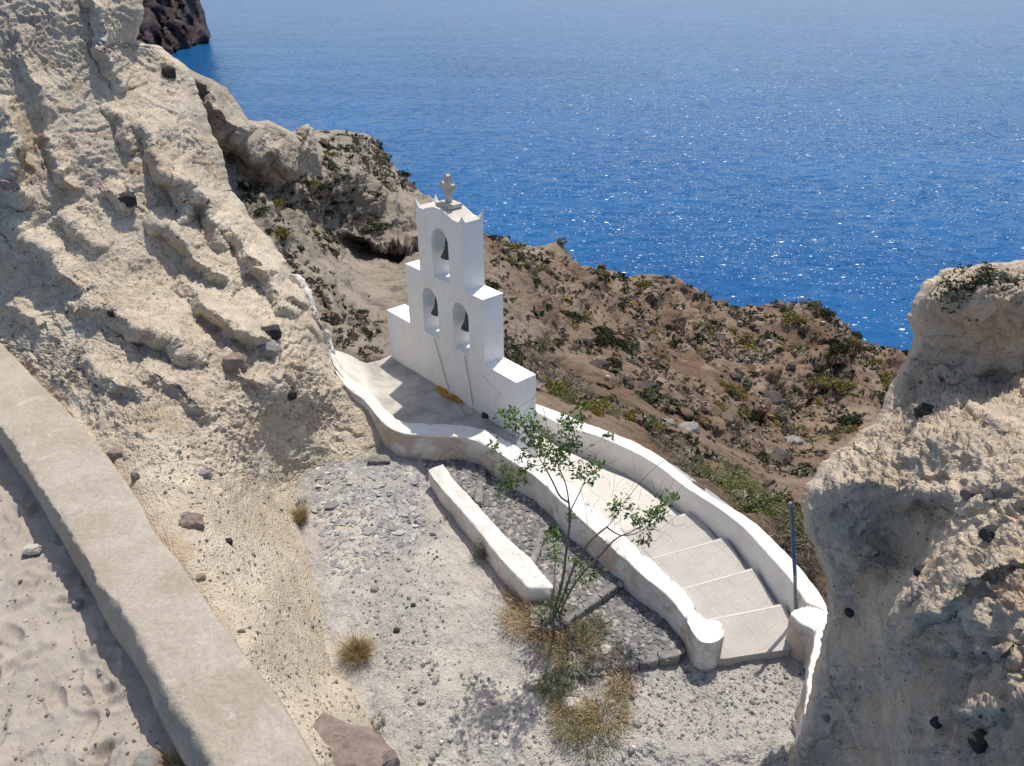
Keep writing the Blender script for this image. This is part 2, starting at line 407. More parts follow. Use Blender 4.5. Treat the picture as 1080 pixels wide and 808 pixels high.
def m_hill():
    k = NT('hill_soil', .95, .1).geo()
    soil = k.mix(k.ramp(k.noise(.12, 6, .62, .6), (.4, 0), (.6, 1)), (.185, .122, .086), (.30, .225, .167))
    red = k.ramp(k.noise(.07, 4, .55), (.55, 0), (.66, 1)); soil = k.mix(k.math('MULTIPLY', red, .6), soil, (.13, .068, .042))
    sp = k.n.new('ShaderNodeSeparateXYZ'); k.t.links.new(k.co, sp.inputs[0])
    # the slope to the left is pale ash, the slope below the stair brown lava soil
    w = k.math('ADD', k.math('MULTIPLY', sp.outputs[0], -.055), k.math('MULTIPLY', k.math('SUBTRACT', k.noise(.12, 5), .5), 1.2))
    w = k.math('ADD', w, k.math('MULTIPLY', sp.outputs[1], .004))
    pale = k.mix(k.ramp(k.noise(.5, 7, .7), (.35, 0), (.65, 1)), (.30, .255, .205), (.44, .385, .315))
    col = k.mix(k.ramp(w, (0, 0), (.42, 1)), soil, pale)
    yg = k.ramp(k.noise(.35, 6, .7), (.57, 0), (.68, 1)); col = k.mix(k.math('MULTIPLY', yg, .45), col, (.17, .145, .055))
    dk = k.ramp(k.noise(.9, 8, .8), (.52, 0), (.60, 1)); col = k.mix(k.math('MULTIPLY', dk, .6), col, (.06, .048, .036))
    lt = k.ramp(k.noise(.5, 8, .75, .6), (.56, 0), (.64, 1)); col = k.mix(k.math('MULTIPLY', lt, .6), col, (.36, .30, .24))
    nb = k.bump(k.noise(.8, 9, .72), .5, .8); nb = k.bump(k.noise(5, 6, .75), .1, .8, nb)
    return k.done(col, nb)
M['hill'] = m_hill()

def m_leaf(name, cols, tr=.25):
    k = NT(name, .6, .3); g = k.n.new('ShaderNodeNewGeometry')
    n = len(cols); c = k.ramp(g.outputs['Random Per Island'], *[(i/max(1, n-1), cols[i]) for i in range(n)])
    k.put(k.b.inputs['Base Color'], c)
    d = k.n.new('ShaderNodeBsdfTranslucent'); k.put(d.inputs[0], c)
    mx = k.n.new('ShaderNodeMixShader'); mx.inputs[0].default_value = tr
    k.t.links.new(k.b.outputs[0], mx.inputs[1]); k.t.links.new(d.outputs[0], mx.inputs[2])
    k.t.links.new(mx.outputs[0], k.n['Material Output'].inputs[0]); return k.m
M['leaf'] = m_leaf('tree_leaf', [(.035, .075, .02), (.08, .15, .04), (.15, .22, .075), (.22, .28, .12)], .35)
M['straw'] = m_leaf('straw', [(.24, .16, .08), (.46, .30, .13), (.60, .48, .30), (.36, .29, .19), (.20, .15, .10)])
M['tuftstraw'] = m_leaf('tuft_straw', [(.20, .15, .06), (.36, .27, .12), (.52, .43, .25), (.14, .12, .05)])
M['weed'] = m_leaf('green_weed', [(.06, .09, .03), (.11, .14, .06), (.20, .19, .10), (.26, .21, .12)])
M['shrub_dark'] = m_leaf('dark_shrub_leaf', [(.025, .035, .014), (.045, .055, .022), (.075, .08, .035)], .15)
M['shrub_yellow'] = m_leaf('yellow_shrub_leaf', [(.06, .065, .018), (.16, .14, .03), (.30, .24, .05), (.10, .09, .03)], .2)
M['shrub_dry'] = m_leaf('dry_shrub_twig', [(.11, .085, .06), (.20, .16, .12), (.28, .235, .18), (.14, .12, .07)], .1)
M['shrub_green'] = m_leaf('bank_green_leaf', [(.06, .09, .02), (.12, .15, .035), (.19, .20, .06), (.24, .22, .10)], .25)
M['twig'] = m_leaf('grey_twig', [(.20, .17, .145), (.33, .29, .25), (.26, .22, .19)], .05)
M['bark'] = m_rock('bark', (.13, .10, .08), (.26, .215, .18), 6, .006)

def plain(name, c, rough=.6, metal=0, bump=.004):
    k = NT(name, rough, .4); k.b.inputs['Metallic'].default_value = metal
    cc = k.mix(k.ramp(k.noise(9, 5, .65), (.35, 0), (.65, 1)), tuple(x*.75 for x in c), tuple(min(1, x*1.15) for x in c))
    return k.done(cc, k.bump(k.noise(40, 4), bump, .6))
M['bronze'] = plain('green_bronze', (.055, .085, .06), .55, .3)
M['iron'] = plain('dark_iron', (.05, .045, .04), .6, .5)
M['rope'] = plain('tan_rope', (.55, .33, .15), .9)
M['yrope'] = plain('yellow_rope', (.62, .33, .05), .8)
M['bluepaint'] = plain('blue_paint', (.06, .14, .23), .6)
M['steel'] = plain('grey_steel', (.22, .25, .27), .5, .4)
M['marble'] = plain('weathered_marble', (.56, .50, .41), .8)

def m_sea():
    k = NT('sea_water', .21, .5).geo(); k.b.inputs['IOR'].default_value = 1.21
    deep = k.ramp(k.noise(.004, 4, .6), (.35, (.003, .080, .235)), (.65, (.005, .100, .275)))
    gust = k.ramp(k.noise(.007, 4, .6, 1.0, vec=k.map((.6, 1.5, 1))), (.38, .75), (.62, 1.12))
    m = k.n.new('ShaderNodeMapping'); k.t.links.new(k.co, m.inputs[0]); m.inputs['Rotation'].default_value = (0, 0, .35); m.inputs['Scale'].default_value = (.75, 1.5, 1)
    def slope(scale, detail, rough):
        q = k.n.new('ShaderNodeTexNoise'); k.t.links.new(m.outputs[0], q.inputs['Vector']); q.inputs['Scale'].default_value = scale
        q.inputs['Detail'].default_value = detail; q.inputs['Roughness'].default_value = rough; q.inputs['Distortion'].default_value = .4
        v = k.n.new('ShaderNodeVectorMath'); v.operation = 'SUBTRACT'; k.t.links.new(q.outputs['Color'], v.inputs[0]); v.inputs[1].default_value = (.5, .5, .5); return v.outputs[0]
    def vm(op, a, b):
        v = k.n.new('ShaderNodeVectorMath'); v.operation = op; k.t.links.new(a, v.inputs[0])
        if op == 'SCALE': k.put(v.inputs['Scale'], b)
        elif isinstance(b, tuple): v.inputs[1].default_value = b
        else: k.t.links.new(b, v.inputs[1])
        return v.outputs[0]
    sl = vm('ADD', vm('SCALE', slope(.09, 2, .5), .5), vm('SCALE', slope(.45, 5, .68), .7))
    def glint(scale, frac, off):                 # facet normals tilted to mirror the sun to the camera, shaping the glitter
        q = k.n.new('ShaderNodeTexVoronoi'); k.t.links.new(m2.outputs[0], q.inputs['Vector']); q.inputs['Scale'].default_value = scale
        sp = k.n.new('ShaderNodeSeparateColor'); k.t.links.new(q.outputs['Color'], sp.inputs[0])
        sy = k.n.new('ShaderNodeSeparateXYZ'); k.t.links.new(k.co, sy.inputs[0])
        far_fade = k.ramp(k.math('DIVIDE', sy.outputs[1], 3000), (.1, 1), (.8, .22))  # thins the shaped glints with distance, keeping the far water less grey
        streak = k.ramp(k.noise(.011, 4, .6, .8, vec=k.map((.35, 1.3, 1))), (.40, .25), (.60, 1.5))
        fr = k.math('MULTIPLY', k.math('MULTIPLY', far_fade, streak), frac)
        sel = k.math('MULTIPLY', k.math('GREATER_THAN', sp.outputs[2], k.math('SUBTRACT', 1, fr)), k.math('LESS_THAN', q.outputs['Distance'], .42))
        v = k.n.new('ShaderNodeVectorMath'); v.operation = 'SUBTRACT'; k.t.links.new(q.outputs['Color'], v.inputs[0]); v.inputs[1].default_value = (.5, .5, .5)
        return vm('SCALE', vm('ADD', vm('SCALE', v.outputs[0], .55), (-.12, -.47, 0)), sel)
    m2 = k.n.new('ShaderNodeMapping'); k.t.links.new(k.co, m2.inputs[0]); m2.inputs['Rotation'].default_value = (0, 0, -.12); m2.inputs['Scale'].default_value = (.55, 1.0, .0)
    sl = vm('ADD', sl, vm('ADD', glint(1.6, .40, 0), glint(.55, .14, 3)))
    sl = vm('SCALE', sl, gust)
    nn = vm('NORMALIZE', vm('ADD', vm('MULTIPLY', sl, (1, 1, 0)), (0., 0., 1.)), (0, 0, 0))
    return k.done(deep, nn)
M['sea'] = m_sea()

# ------------------------------------------------------------------ the setting
def sea():
    r = np.array([30, 200, 400, 700, 1200, 2000, 3500, 6000, 12000, 40000]); a = np.linspace(-math.pi*.5, math.pi*1.5, 49)
    v = [(0, 0, -150)]+[(R*math.cos(t), R*math.sin(t), -150) for R in r for t in a[:-1]]
    n = 48; f = [(0, 1+i, 1+(i+1) % n) for i in range(n)]
    for j in range(len(r)-1):
        for i in range(n): f.append((1+j*n+i, 1+(j+1)*n+i, 1+(j+1)*n+(i+1) % n, 1+j*n+(i+1) % n))
    tag(mesh_obj('sea', v, f, M['sea']), 'deep blue sea with sun glitter', kind='structure')
sea()

# headland
hA = [(214, -90), (212, -30), (210, 0), (215, 12), (217, 22), (219, 31), (223, 37.6), (228, 42), (219, 45), (207, 51.5), (193, 55), (185, 58)]
hB = [(60, -90), (60, -30), (60, 0), (60, 12), (60, 22), (60, 31), (60, 38), (60, 42), (60, 46), (60, 53), (60, 60), (60, 64)]
def hpre(u, v, t): return 22*np.sin(u*.22+v*.05)+10*np.sin(u*.55-v*.3)
hd, _, _, _ = relief('headland', hA, hB, 90, 110,
    [(228, 42, 'z', -150), (207, 51, 'z', -150), (190, 56, 'z', -151), (150, 60, 'z', -152), (60, 66, 'z', -155), (210, 0, 't', 1740), (214, -90, 't', 1900),
     (180, 20, 't', 1600), (150, 0, 't', 1560), (60, 0, 't', 1400), (60, -90, 't', 1600), (195, 40, 't', 1600), (213, 40, 't', 1690)],
    M['headland'], lambda P, u, v: fbm(P, .012, 6, .6)*22+ridged(P, .03, 4)*5, hpre, 160, 26, skirtA=0)
tag(hd, 'dark volcanic headland falling straight into the sea', kind='structure')

# hillside
def lips(L):
    """ledges: lower lip through (u,v), direction ang, half length, ramp width, drop width, amount (towards the viewer)"""
    def f(u, v, t):
        out = np.zeros_like(t)
        for (cu, cv, ang, hl, ramp, drop, amp) in L:
            a = math.radians(ang); du, dv = u-cu, v-cv
            al = du*math.cos(a)+dv*math.sin(a); ac = -du*math.sin(a)+dv*math.cos(a)
            wob = 3.5*np.sin(al*.09+cu)+1.5*np.sin(al*.23+cv); ac = ac+wob*min(1, drop/6)
            env = np.clip(1-(np.abs(al)/hl)**2.2, 0, 1)**.7
            up = np.clip(1+ac/ramp, 0, 1)**1.4; dn = np.clip(1-ac/drop, 0, 1)**.8
            out -= amp*env*np.where(ac < 0, up, dn)
        return out
    return f

hillA = [(120, 150), (200, 150), (300, 140), (322, 136), (340, 137), (365, 138), (385, 141), (398, 149), (408, 165), (425, 185), (437, 197), (460, 220), (500, 241), (520, 250), (545, 258), (575, 263),
         (590, 268), (600, 279), (625, 281), (650, 288), (660, 294), (668, 291), (690, 289), (710, 292), (735, 305), (750, 320), (770, 327), (790, 325), (815, 322), (835, 320),
         (855, 322), (875, 338), (895, 353), (915, 364), (940, 368), (955, 372), (1000, 384), (1100, 410), (1250, 440)]
hillB = [(120, 420), (300, 430), (400, 436), (500, 445), (555, 448), (597, 464), (643, 477), (690, 500), (737, 533), (774, 561), (806, 592), (835, 624), (862, 662), (1000, 730), (1150, 740), (1250, 740)]
hillC = [(322, 134, 't', 50), (365, 138, 't', 58), (400, 150, 't', 60), (437, 197, 't', 60), (200, 150, 't', 29), (250, 182, 't', 31.5), (300, 200, 't', 35), (342, 188, 't', 38), (260, 260, 't', 27.5), (300, 250, 't', 30.5),
         (350, 235, 't', 41), (430, 228, 't', 47), (395, 240, 't', 44), (335, 300, 't', 27), (350, 290, 't', 29.5), (352, 330, 't', 25), (362, 275, 't', 39), (385, 275, 't', 42), (420, 280, 't', 43),
         (375, 305, 't', 31), (410, 312, 't', 31), (440, 312, 't', 31), (400, 340, 't', 26.5), (380, 365, 't', 23.5), (345, 365, 't', 23), (200, 300, 't', 27), (200, 420, 't', 20), (400, 440, 't', 19.5),
         (500, 243, 't', 60), (575, 263, 't', 72), (660, 293, 't', 85), (710, 292, 't', 92), (770, 327, 't', 100), (850, 320, 't', 118), (955, 372, 't', 118), (1100, 410, 't', 115), (1250, 440, 't', 110),
         (530, 300, 't', 43), (600, 350, 't', 47), (700, 380, 't', 57), (800, 400, 't', 70), (900, 430, 't', 78), (540, 370, 't', 28), (600, 410, 't', 27), (650, 435, 't', 26), (700, 465, 't', 25),
         (760, 480, 't', 30), (820, 500, 't', 36), (880, 480, 't', 52), (1000, 500, 't', 60), (580, 438, 't', 21.5), (640, 456, 't', 20.8), (740, 508, 't', 18.2), (800, 550, 't', 16.2), (850, 600, 't', 14.6),
         (880, 645, 't', 13.6), (880, 560, 't', 18), (1000, 620, 't', 16), (560, 455, 't', 20.5), (690, 502, 't', 19.6), (774, 561, 't', 17), (835, 624, 't', 15), (1000, 730, 't', 12.5), (1250, 740, 't', 12.5), (500, 455, 't', 20), (660, 340, 't', 62), (760, 360, 't', 82)]
def hill_disp(P, u, v):
    k = np.clip((np.linalg.norm(P-CAM, axis=-1)-12)/50, .12, 1)
    left = np.clip((480-u)/60, 0, 1)
    g = ridged(P, .045, 4, .55)*3.2*k*(1-left*.65)
    rough = fbm(P, .25, 6, .62)*.9*k
    lump = np.maximum(0, fbm(P, .5, 4, .55, 5))*.9*k+fbm(P, 1.6, 4, .65)*.22*np.clip(k*1.6, 0, 1)
    strat = fbm(P*np.array([.15, .15, 1.6]), 1, 4, .6)*.5*left*k
    e = np.clip((v-np.interp(u, [p[0] for p in hillA], [p[1] for p in hillA]))/16, .13, 1)
    return (g+rough+lump+strat-1.2*k)*e
hill_pre = lambda u, v, t: lips([(400, 256, 12, 55, 22, 7, 3.6), (352, 262, 60, 40, 20, 8, 2.2), (350, 315, 70, 28, 14, 6, 1.6), (310, 262, 40, 30, 20, 14, 1.0), (640, 400, 15, 50, 16, 8, 1.6), (730, 440, 30, 45, 16, 9, 2.5), (700, 330, 50, 40, 20, 14, 3.0), (800, 455, 45, 40, 16, 10, 2.2)])(u, v, t)
hill, HP, HU, HV = relief('hillside', hillA, hillB, 720, 300, hillC, M['hill'], hill_disp, hill_pre, 9, 9, skirtA=30, bias=1.15, jag=1.6)
tag(hill, 'brown hillside falling to the sea', kind='structure')

# pale spur of eroded ash
spA = [(150, 50), (190, 68), (205, 76), (222, 84), (238, 92), (250, 108), (262, 127), (272, 128), (283, 127), (295, 133), (308, 140), (318, 147), (322, 131), (326, 130), (330, 150), (335, 168), (342, 186)]
spB = [(150, 180), (190, 190), (235, 188), (245, 186), (258, 188), (270, 194), (282, 197), (290, 198), (297, 200), (305, 200), (312, 196), (318, 192), (323, 188), (327, 186), (331, 185), (336, 186), (342, 190)]
spur, _, _, _ = relief('rock_spur', spA, spB, 260, 130,
    [(150, 60, 't', 23), (200, 76, 't', 28), (222, 84, 't', 30), (250, 108, 't', 32), (290, 131, 't', 34), (325, 150, 't', 37), (150, 178, 't', 27), (235, 186, 't', 32), (290, 197, 't', 34.8), (262, 150, 't', 30.5), (300, 160, 't', 33), (342, 189, 't', 38.6)],
    M['tuff_far'], lambda P, u, v: fbm(P, .3, 5, .5)*.42+ridged(P, .9, 4)*.06+fbm(P, 3, 4, .6)*.06,
    lips([(222, 100, 48, 30, 14, 16, 1.6), (238, 122, 50, 32, 18, 30, 2.6), (262, 160, 40, 26, 30, 12, 1.2), (300, 168, 60, 20, 14, 10, 1.0)]), 3, 8, skirtA=8)
tag(spur, 'eroded pale ash spur with hollows between the near cliff and the sea', kind='structure')

# near ash cliff on the left
clA = [(151, -120), (151, -40), (150, 0), (150, 20), (147, 34), (143, 41), (150, 45), (165, 48), (183, 60), (200, 74), (207, 90), (215, 112), (225, 140), (234, 160), (240, 184), (244.6, 204), (257, 216), (269, 236), (287, 254), (300, 272), (307, 285), (313, 298), (325, 307), (330, 325),
       (336, 340), (344, 356), (349, 372), (356, 392), (374, 415), (400, 440), (414, 460), (414, 484), (398, 500), (322, 512), (318, 540), (326, 570), (338, 610), (350, 655), (374, 720), (408, 785), (450, 860)]
clBy = [(-120, -260), (360, -260), (361, -60), (400, 5), (436, 42), (488, 90), (532, 122), (564, 138), (593, 162), (645, 196), (686, 226), (734, 262), (779, 288), (808, 306), (860, 330)]
_b = resample(clA, 900)
clB = np.stack([np.interp(_b[:, 1], [a for a, b in clBy], [b for a, b in clBy]), _b[:, 1]], 1)
KS = 1.7
KZ = lambda z: 9-(9-z)*KS               # heights of the viewer's side path
clC = [(-260, -120, 't', 16), (0, 0, 't', 16.6), (60, 0, 't', 16.8), (110, 0, 't', 17.2), (150, 0, 't', 17.9), (150, -120, 't', 18), (148, 38, 't', 18.1), (150, 46, 't', 18.4), (0, 100, 't', 16.2), (80, 100, 't', 16.6), (120, 70, 't', 17.4), (150, 100, 't', 17.6), (200, 75, 't', 19.0), (-200, 200, 't', 15.6),
       (0, 200, 't', 15.8), (100, 200, 't', 16.2), (180, 200, 't', 17.0), (240, 190, 't', 18.8), (0, 300, 't', 16.0), (-80, 300, 't', 17.5), (100, 300, 't', 15.2), (200, 300, 't', 16.2), (267, 238, 't', 18.3), (306, 285, 't', 17.8), (240, 260, 't', 17.2),
       (0, 362, 'z', KZ(4.93)), (74, 436, 'z', KZ(4.9)), (119, 488, 'z', KZ(4.87)), (168, 564, 'z', KZ(4.85)), (194, 594, 'z', KZ(4.84)), (256, 686, 'z', KZ(4.84)), (320, 779, 'z', KZ(4.84)), (338, 808, 'z', KZ(4.84)), (-60, 362, 'z', KZ(4.7)), (42, 436, 'z', KZ(4.6)), (138, 564, 'z', KZ(4.6)), (226, 686, 'z', KZ(4.55)), (306, 808, 'z', KZ(4.55)),
       (336, 340, 'z', 1.75), (349, 372, 'z', 1.0), (362, 400, 'z', .75), (372, 440, 'z', .22), (366, 475, 'z', -.22), (362, 492, 'z', -.42), (400, 450, 't', 16.5), (412, 475, 't', 16.5), (396, 498, 't', 16.2), (305, 400, 'z', 1.7), (305, 450, 'z', .75), (309, 500, 'z', -.30), (312, 522, 'z', -.5), (318, 560, 'z', -.62), (328, 600, 'z', -.72), (340, 650, 'z', -.85),
       (366, 720, 'z', -1.02), (400, 780, 'z', -1.15), (450, 860, 'z', -1.3), (330, 440, 'z', .45), (305, 610, 't', 12.3), (318, 660, 't', 11.7), (345, 720, 't', 11.2)]
cl_lips = lips([
    (150, 345, 28, 75, 46, 16, .75), (118, 398, 30, 45, 20, 12, .35), (190, 410, 36, 50, 20, 14, .35), (232, 330, 38, 60, 34, 14, .6), (205, 268, 42, 60, 40, 12, .6), (262, 262, 45, 50, 26, 12, .7), (285, 300, 48, 45, 22, 12, .55),
    (250, 345, 28, 55, 24, 12, .5), (175, 180, 62, 60, 30, 12, .8), (215, 215, 62, 55, 20, 12, .7), (110, 40, 75, 60, 22, 12, .5), (60, 170, 60, 40, 14, 9, .3), (128, 135, 62, 30, 16, 9, .35), (38, 88, 68, 60, 18, 10, .35), (15, 160, 85, 60, 12, 20, .6),
    (30, 250, 35, 35, 18, 10, .3), (60, 280, 40, 40, 22, 12, .4), (122, 210, 28, 20, 14, 9, .3), (95, 330, 32, 40, 18, 10, .3), (85, 245, 30, 35, 18, 10, .22), (20, 330, 32, 30, 20, 10, .35), (315, 318, 30, 18, 14, 6, .35), (330, 345, 45, 16, 10, 6, .25), (262, 395, 30, 30, 14, 8, .2), (85, 452, 45, 30, 10, 9, .2)])
def cl_disp(P, u, v):
    lower = np.clip((v-400)/90, 0, 1)*np.clip((v-470+ (u-200)*.15)/90, 0, 1)      # the scraped slope by the kerb is smooth
    top = 1-lower*.88
    a = fbm(P, .55, 3, .5)*.16
    saw = fbm(P*np.array([1, 1, 1.4]), .8, 3, .5, 7)*2.2; saw = (saw-np.floor(saw)); saw = np.where(saw < .85, saw/.85, (1-saw)/.15)
    b = (saw-.5)*.10
    c1, id1 = cells(P+fbm(P, 2, 2)[..., None]*.1, 2.6); knob = np.clip(.42-c1, 0, 1)*np.where(id1 > .7, 1, -1)*((id1 > .7) | (id1 < .2))*.13
    msk = np.clip(fbm(P, .7, 3, .5, 21)*1.6+.55, .12, 1)
    d = (ridged(P, 3.4, 4, .6)*.016+fbm(P, 7, 5, .68)*.026)*msk+fbm(P, 15, 3, .7)*.014
    c2, id2 = cells(P, 7, 3); c3, id3 = cells(P, 15, 8); pit = -np.clip(.36-c2, 0, 1)**.7*(id2 > .66)*.13*msk-np.clip(.42-c3, 0, 1)**.7*(id3 > .6)*.07
    e = np.clip((np.interp(v, [p[1] for p in clA], [p[0] for p in clA])-u)/22, .3, 1)
    kerbfade = np.clip((u-np.interp(v, [a for a, b in clBy], [b for a, b in clBy])-20)/40, .1, 1)
    return ((a*.9+b*.55)*top*e+knob*top*.35*e+(d+pit*.9)*1.2*(top*.88+.12)*np.maximum(e, .6))*kerbfade
def cl_pre(u, v, t): 
    lower = np.clip((v-430)/60, 0, 1)
    return cl_lips(u, v, t)*1.15*(1-lower*.9)
cliff, CP, CU, CV = relief('ash_cliff', clA, clB, 900, 430, clC, M['tuff'], cl_disp, cl_pre, 1.0, 9, skirtA=0, bias=1.05, jag=2.2)
tag(cliff, 'pitted pale ash cliff', kind='structure')

# foreground rock on the right
rrA = [(1340, 250), (1200, 262), (1080, 274), (1062, 276), (1040, 279), (1010, 283), (992, 285), (985, 293), (972, 302), (964, 313), (960, 328), (958, 335), (962, 350), (962, 365), (958, 376), (947, 389), (943, 398), (936, 410), (930, 428), (926, 440), (912, 450),
       (895, 468), (878, 478), (868, 487), (860, 500), (848, 514), (845, 530), (848, 555), (858, 580), (868, 600), (872, 620), (874, 640), (872, 655), (866, 674), (862, 697), (857, 715), (853, 740), (845, 768), (838, 785), (830, 800), (822, 870)]
_r = resample(rrA, 760); rrB = np.stack([np.full(760, 1345.), _r[:, 1]], 1)
rrC = [(992, 286, 't', 7.9), (1080, 276, 't', 7.6), (1340, 250, 't', 7), (960, 330, 't', 8.2), (1000, 310, 't', 7.4), (1000, 350, 't', 7.7), (1000, 392, 't', 8.0), (1060, 310, 't', 7.0), (1060, 350, 't', 7.2), (1060, 405, 't', 7.5), (1200, 400, 't', 6.6),
       (962, 370, 't', 8.4), (940, 405, 't', 8.6), (960, 400, 't', 8.3), (928, 440, 't', 8.4), (940, 450, 't', 7.9), (895, 468, 't', 8.4), (862, 500, 't', 8.4), (1000, 440, 't', 7.2), (1060, 450, 't', 6.5), (1000, 485, 't', 6.4), (940, 495, 't', 7.0), (880, 505, 't', 7.7), (846, 530, 't', 8.4),
       (1060, 500, 't', 5.7), (1200, 500, 't', 5.1), (880, 540, 't', 7.8), (940, 540, 't', 7.25), (1000, 535, 't', 6.5), (860, 590, 't', 8.7), (900, 600, 't', 8.0), (950, 590, 't', 7.5), (874, 640, 't', 8.9), (900, 650, 't', 8.4), (862, 700, 't', 9.3), (890, 730, 't', 8.9), (845, 775, 't', 9.7), (880, 800, 't', 9.4), (905, 800, 't', 9.0), (822, 870, 't', 10),
       (1010, 575, 't', 5.7), (960, 615, 't', 6.4), (1080, 560, 't', 5.2), (1000, 625, 't', 5.35), (1060, 640, 't', 4.8), (930, 650, 't', 7.2), (950, 680, 't', 6.4), (1000, 690, 't', 5.5), (1060, 700, 't', 4.8), (925, 730, 't', 8.0), (955, 760, 't', 6.6), (1000, 760, 't', 5.4), (1070, 790, 't', 4.5), (930, 800, 't', 8.0), (985, 800, 't', 5.7), (1200, 700, 't', 4.0), (1340, 870, 't', 3.2)]
rr_lips = lips([(1010, 395, -8, 70, 60, 10, .25), (1040, 440, 20, 45, 24, 9, .22), (960, 520, 8, 90, 26, 14, .35), (1010, 520, -12, 70, 20, 10, .2), (990, 640, -35, 60, 24, 14, .3), (950, 640, -50, 40, 12, 12, .3), (1050, 600, -15, 50, 20, 9, .2), (985, 680, 10, 45, 16, 10, .2),
                (1050, 690, 15, 40, 18, 9, .15), (1010, 745, 30, 40, 20, 10, .2), (1060, 745, -10, 50, 20, 10, .15), (870, 525, 20, 25, 12, 8, .15), (1000, 790, 20, 40, 16, 9, .15), (1000, 330, 12, 40, 26, 9, .1)])
def rr_disp(P, u, v):
    a = fbm(P, 1.1, 5, .55)*.10
    saw = fbm(P, 1.5, 3, .5, 3)*2.; saw = saw-np.floor(saw); saw = np.where(saw < .8, saw/.8, (1-saw)/.2)
    c1, id1 = cells(P, 6.5); knob = np.clip(.45-c1, 0, 1)*np.where(id1 > .5, 1, -.8)*.075
    d = ridged(P, 7, 5, .6)*.010+fbm(P, 20, 4, .7)*.012
    c2, id2 = cells(P, 20, 3); c3, id3 = cells(P, 9, 8); pit = -np.clip(.42-c2, 0, 1)*(id2 > .55)*.03; holes = -np.clip(.36-c3, 0, 1)**.7*(id3 > .72)*.09
    N = normals(P); upf = np.clip(N[..., 2]*2-.2, .25, 1.3)
    e = np.clip((u-np.interp(v, [p[1] for p in rrA], [p[0] for p in rrA]))/18, .3, 1)*np.clip((v-np.interp(u, [835, 860, 992, 1040, 1080, 1340], [500, 490, 285, 279, 274, 250]))/20, .3, 1)
    cr, idc = cells(P+fbm(P, 9, 2)[..., None]*.02, 13, 9); crumb = np.clip(.5-cr, 0, 1)*(idc > .3)*.06*np.clip(fbm(P, 1.6, 3, .5, 40)*1.5+.7, .1, 1.3)
    return (a+(saw-.5)*.06+knob*upf)*e+((d*1.6+pit+crumb)*upf+holes+fbm(P, 14, 4, .65)*.010)*np.maximum(e, .45)
rock, RP, RU, RV = relief('foreground_rock', rrA, rrB, 760, 380, rrC, M['tuff_near'], rr_disp, lambda u, v, t: rr_lips(u, v, t)*.62, .7, 8, skirtA=-.8, bias=1.25, jag=3.)
tag(rock, 'rough cream ash rock in the right foreground', kind='structure')
# sand of the viewer's path, bottom left
sA = [(-260, 500), (-100, 470), (0, 440), (40, 500), (75, 555), (110, 620), (150, 690), (195, 760), (240, 830), (290, 900)]
sB = [(-260, 560), (-260, 640), (-260, 700), (-260, 760), (-240, 820), (-200, 860), (-150, 890), (-80, 910), (0, 920), (120, 930)]
steps = [(rng.uniform(-60, 150), rng.uniform(520, 830), rng.uniform(0, 6.28)) for _ in range(60)]
steps += [(15, 640, .8), (38, 690, .7), (85, 735, 2.5), (60, 735, 2.2), (85, 640, .6), (30, 595, .9), (110, 790, .4)]
_sp = (at(np.array([s[0] for s in steps]), np.array([s[1] for s in steps]), np.full(len(steps), 4.55))-CAM)*KS+CAM
def sand_disp(P, u, v):
    P0 = P; P = (P-CAM)/KS+CAM; sp0 = (_sp-CAM)/KS+CAM
    h = fbm(P, 1.3, 4, .5)*.04+fbm(P, 4, 4, .6)*.014+fbm(P, 18, 3, .65)*.004
    for q, (a, b, ang) in zip(sp0, steps):
        dx = P[..., 0]-q[0]; dy = P[..., 1]-q[1]
        x = dx*math.cos(ang)+dy*math.sin(ang); y = -dx*math.sin(ang)+dy*math.cos(ang)
        r = np.sqrt((x/.14)**2+(y/.06)**2)
        h = h-.034*np.clip(1-r, 0, 1)**.8+.014*np.exp(-((r-1.15)/.3)**2)
    return h*KS
sand, SP, SU, SV_ = relief('sand_path', sA, sB, 420, 360, [(-260, 520, 'z', KZ(4.55)), (0, 440, 'z', KZ(4.52)), (110, 620, 'z', KZ(4.55)), (240, 830, 'z', KZ(4.55)), (-260, 800, 'z', KZ(4.5)), (0, 920, 'z', KZ(4.5)), (0, 650, 'z', KZ(4.52)), (120, 900, 'z', KZ(4.52))], M['sand'], sand_disp)
tag(sand, 'trodden grey sand with footprints', kind='structure')

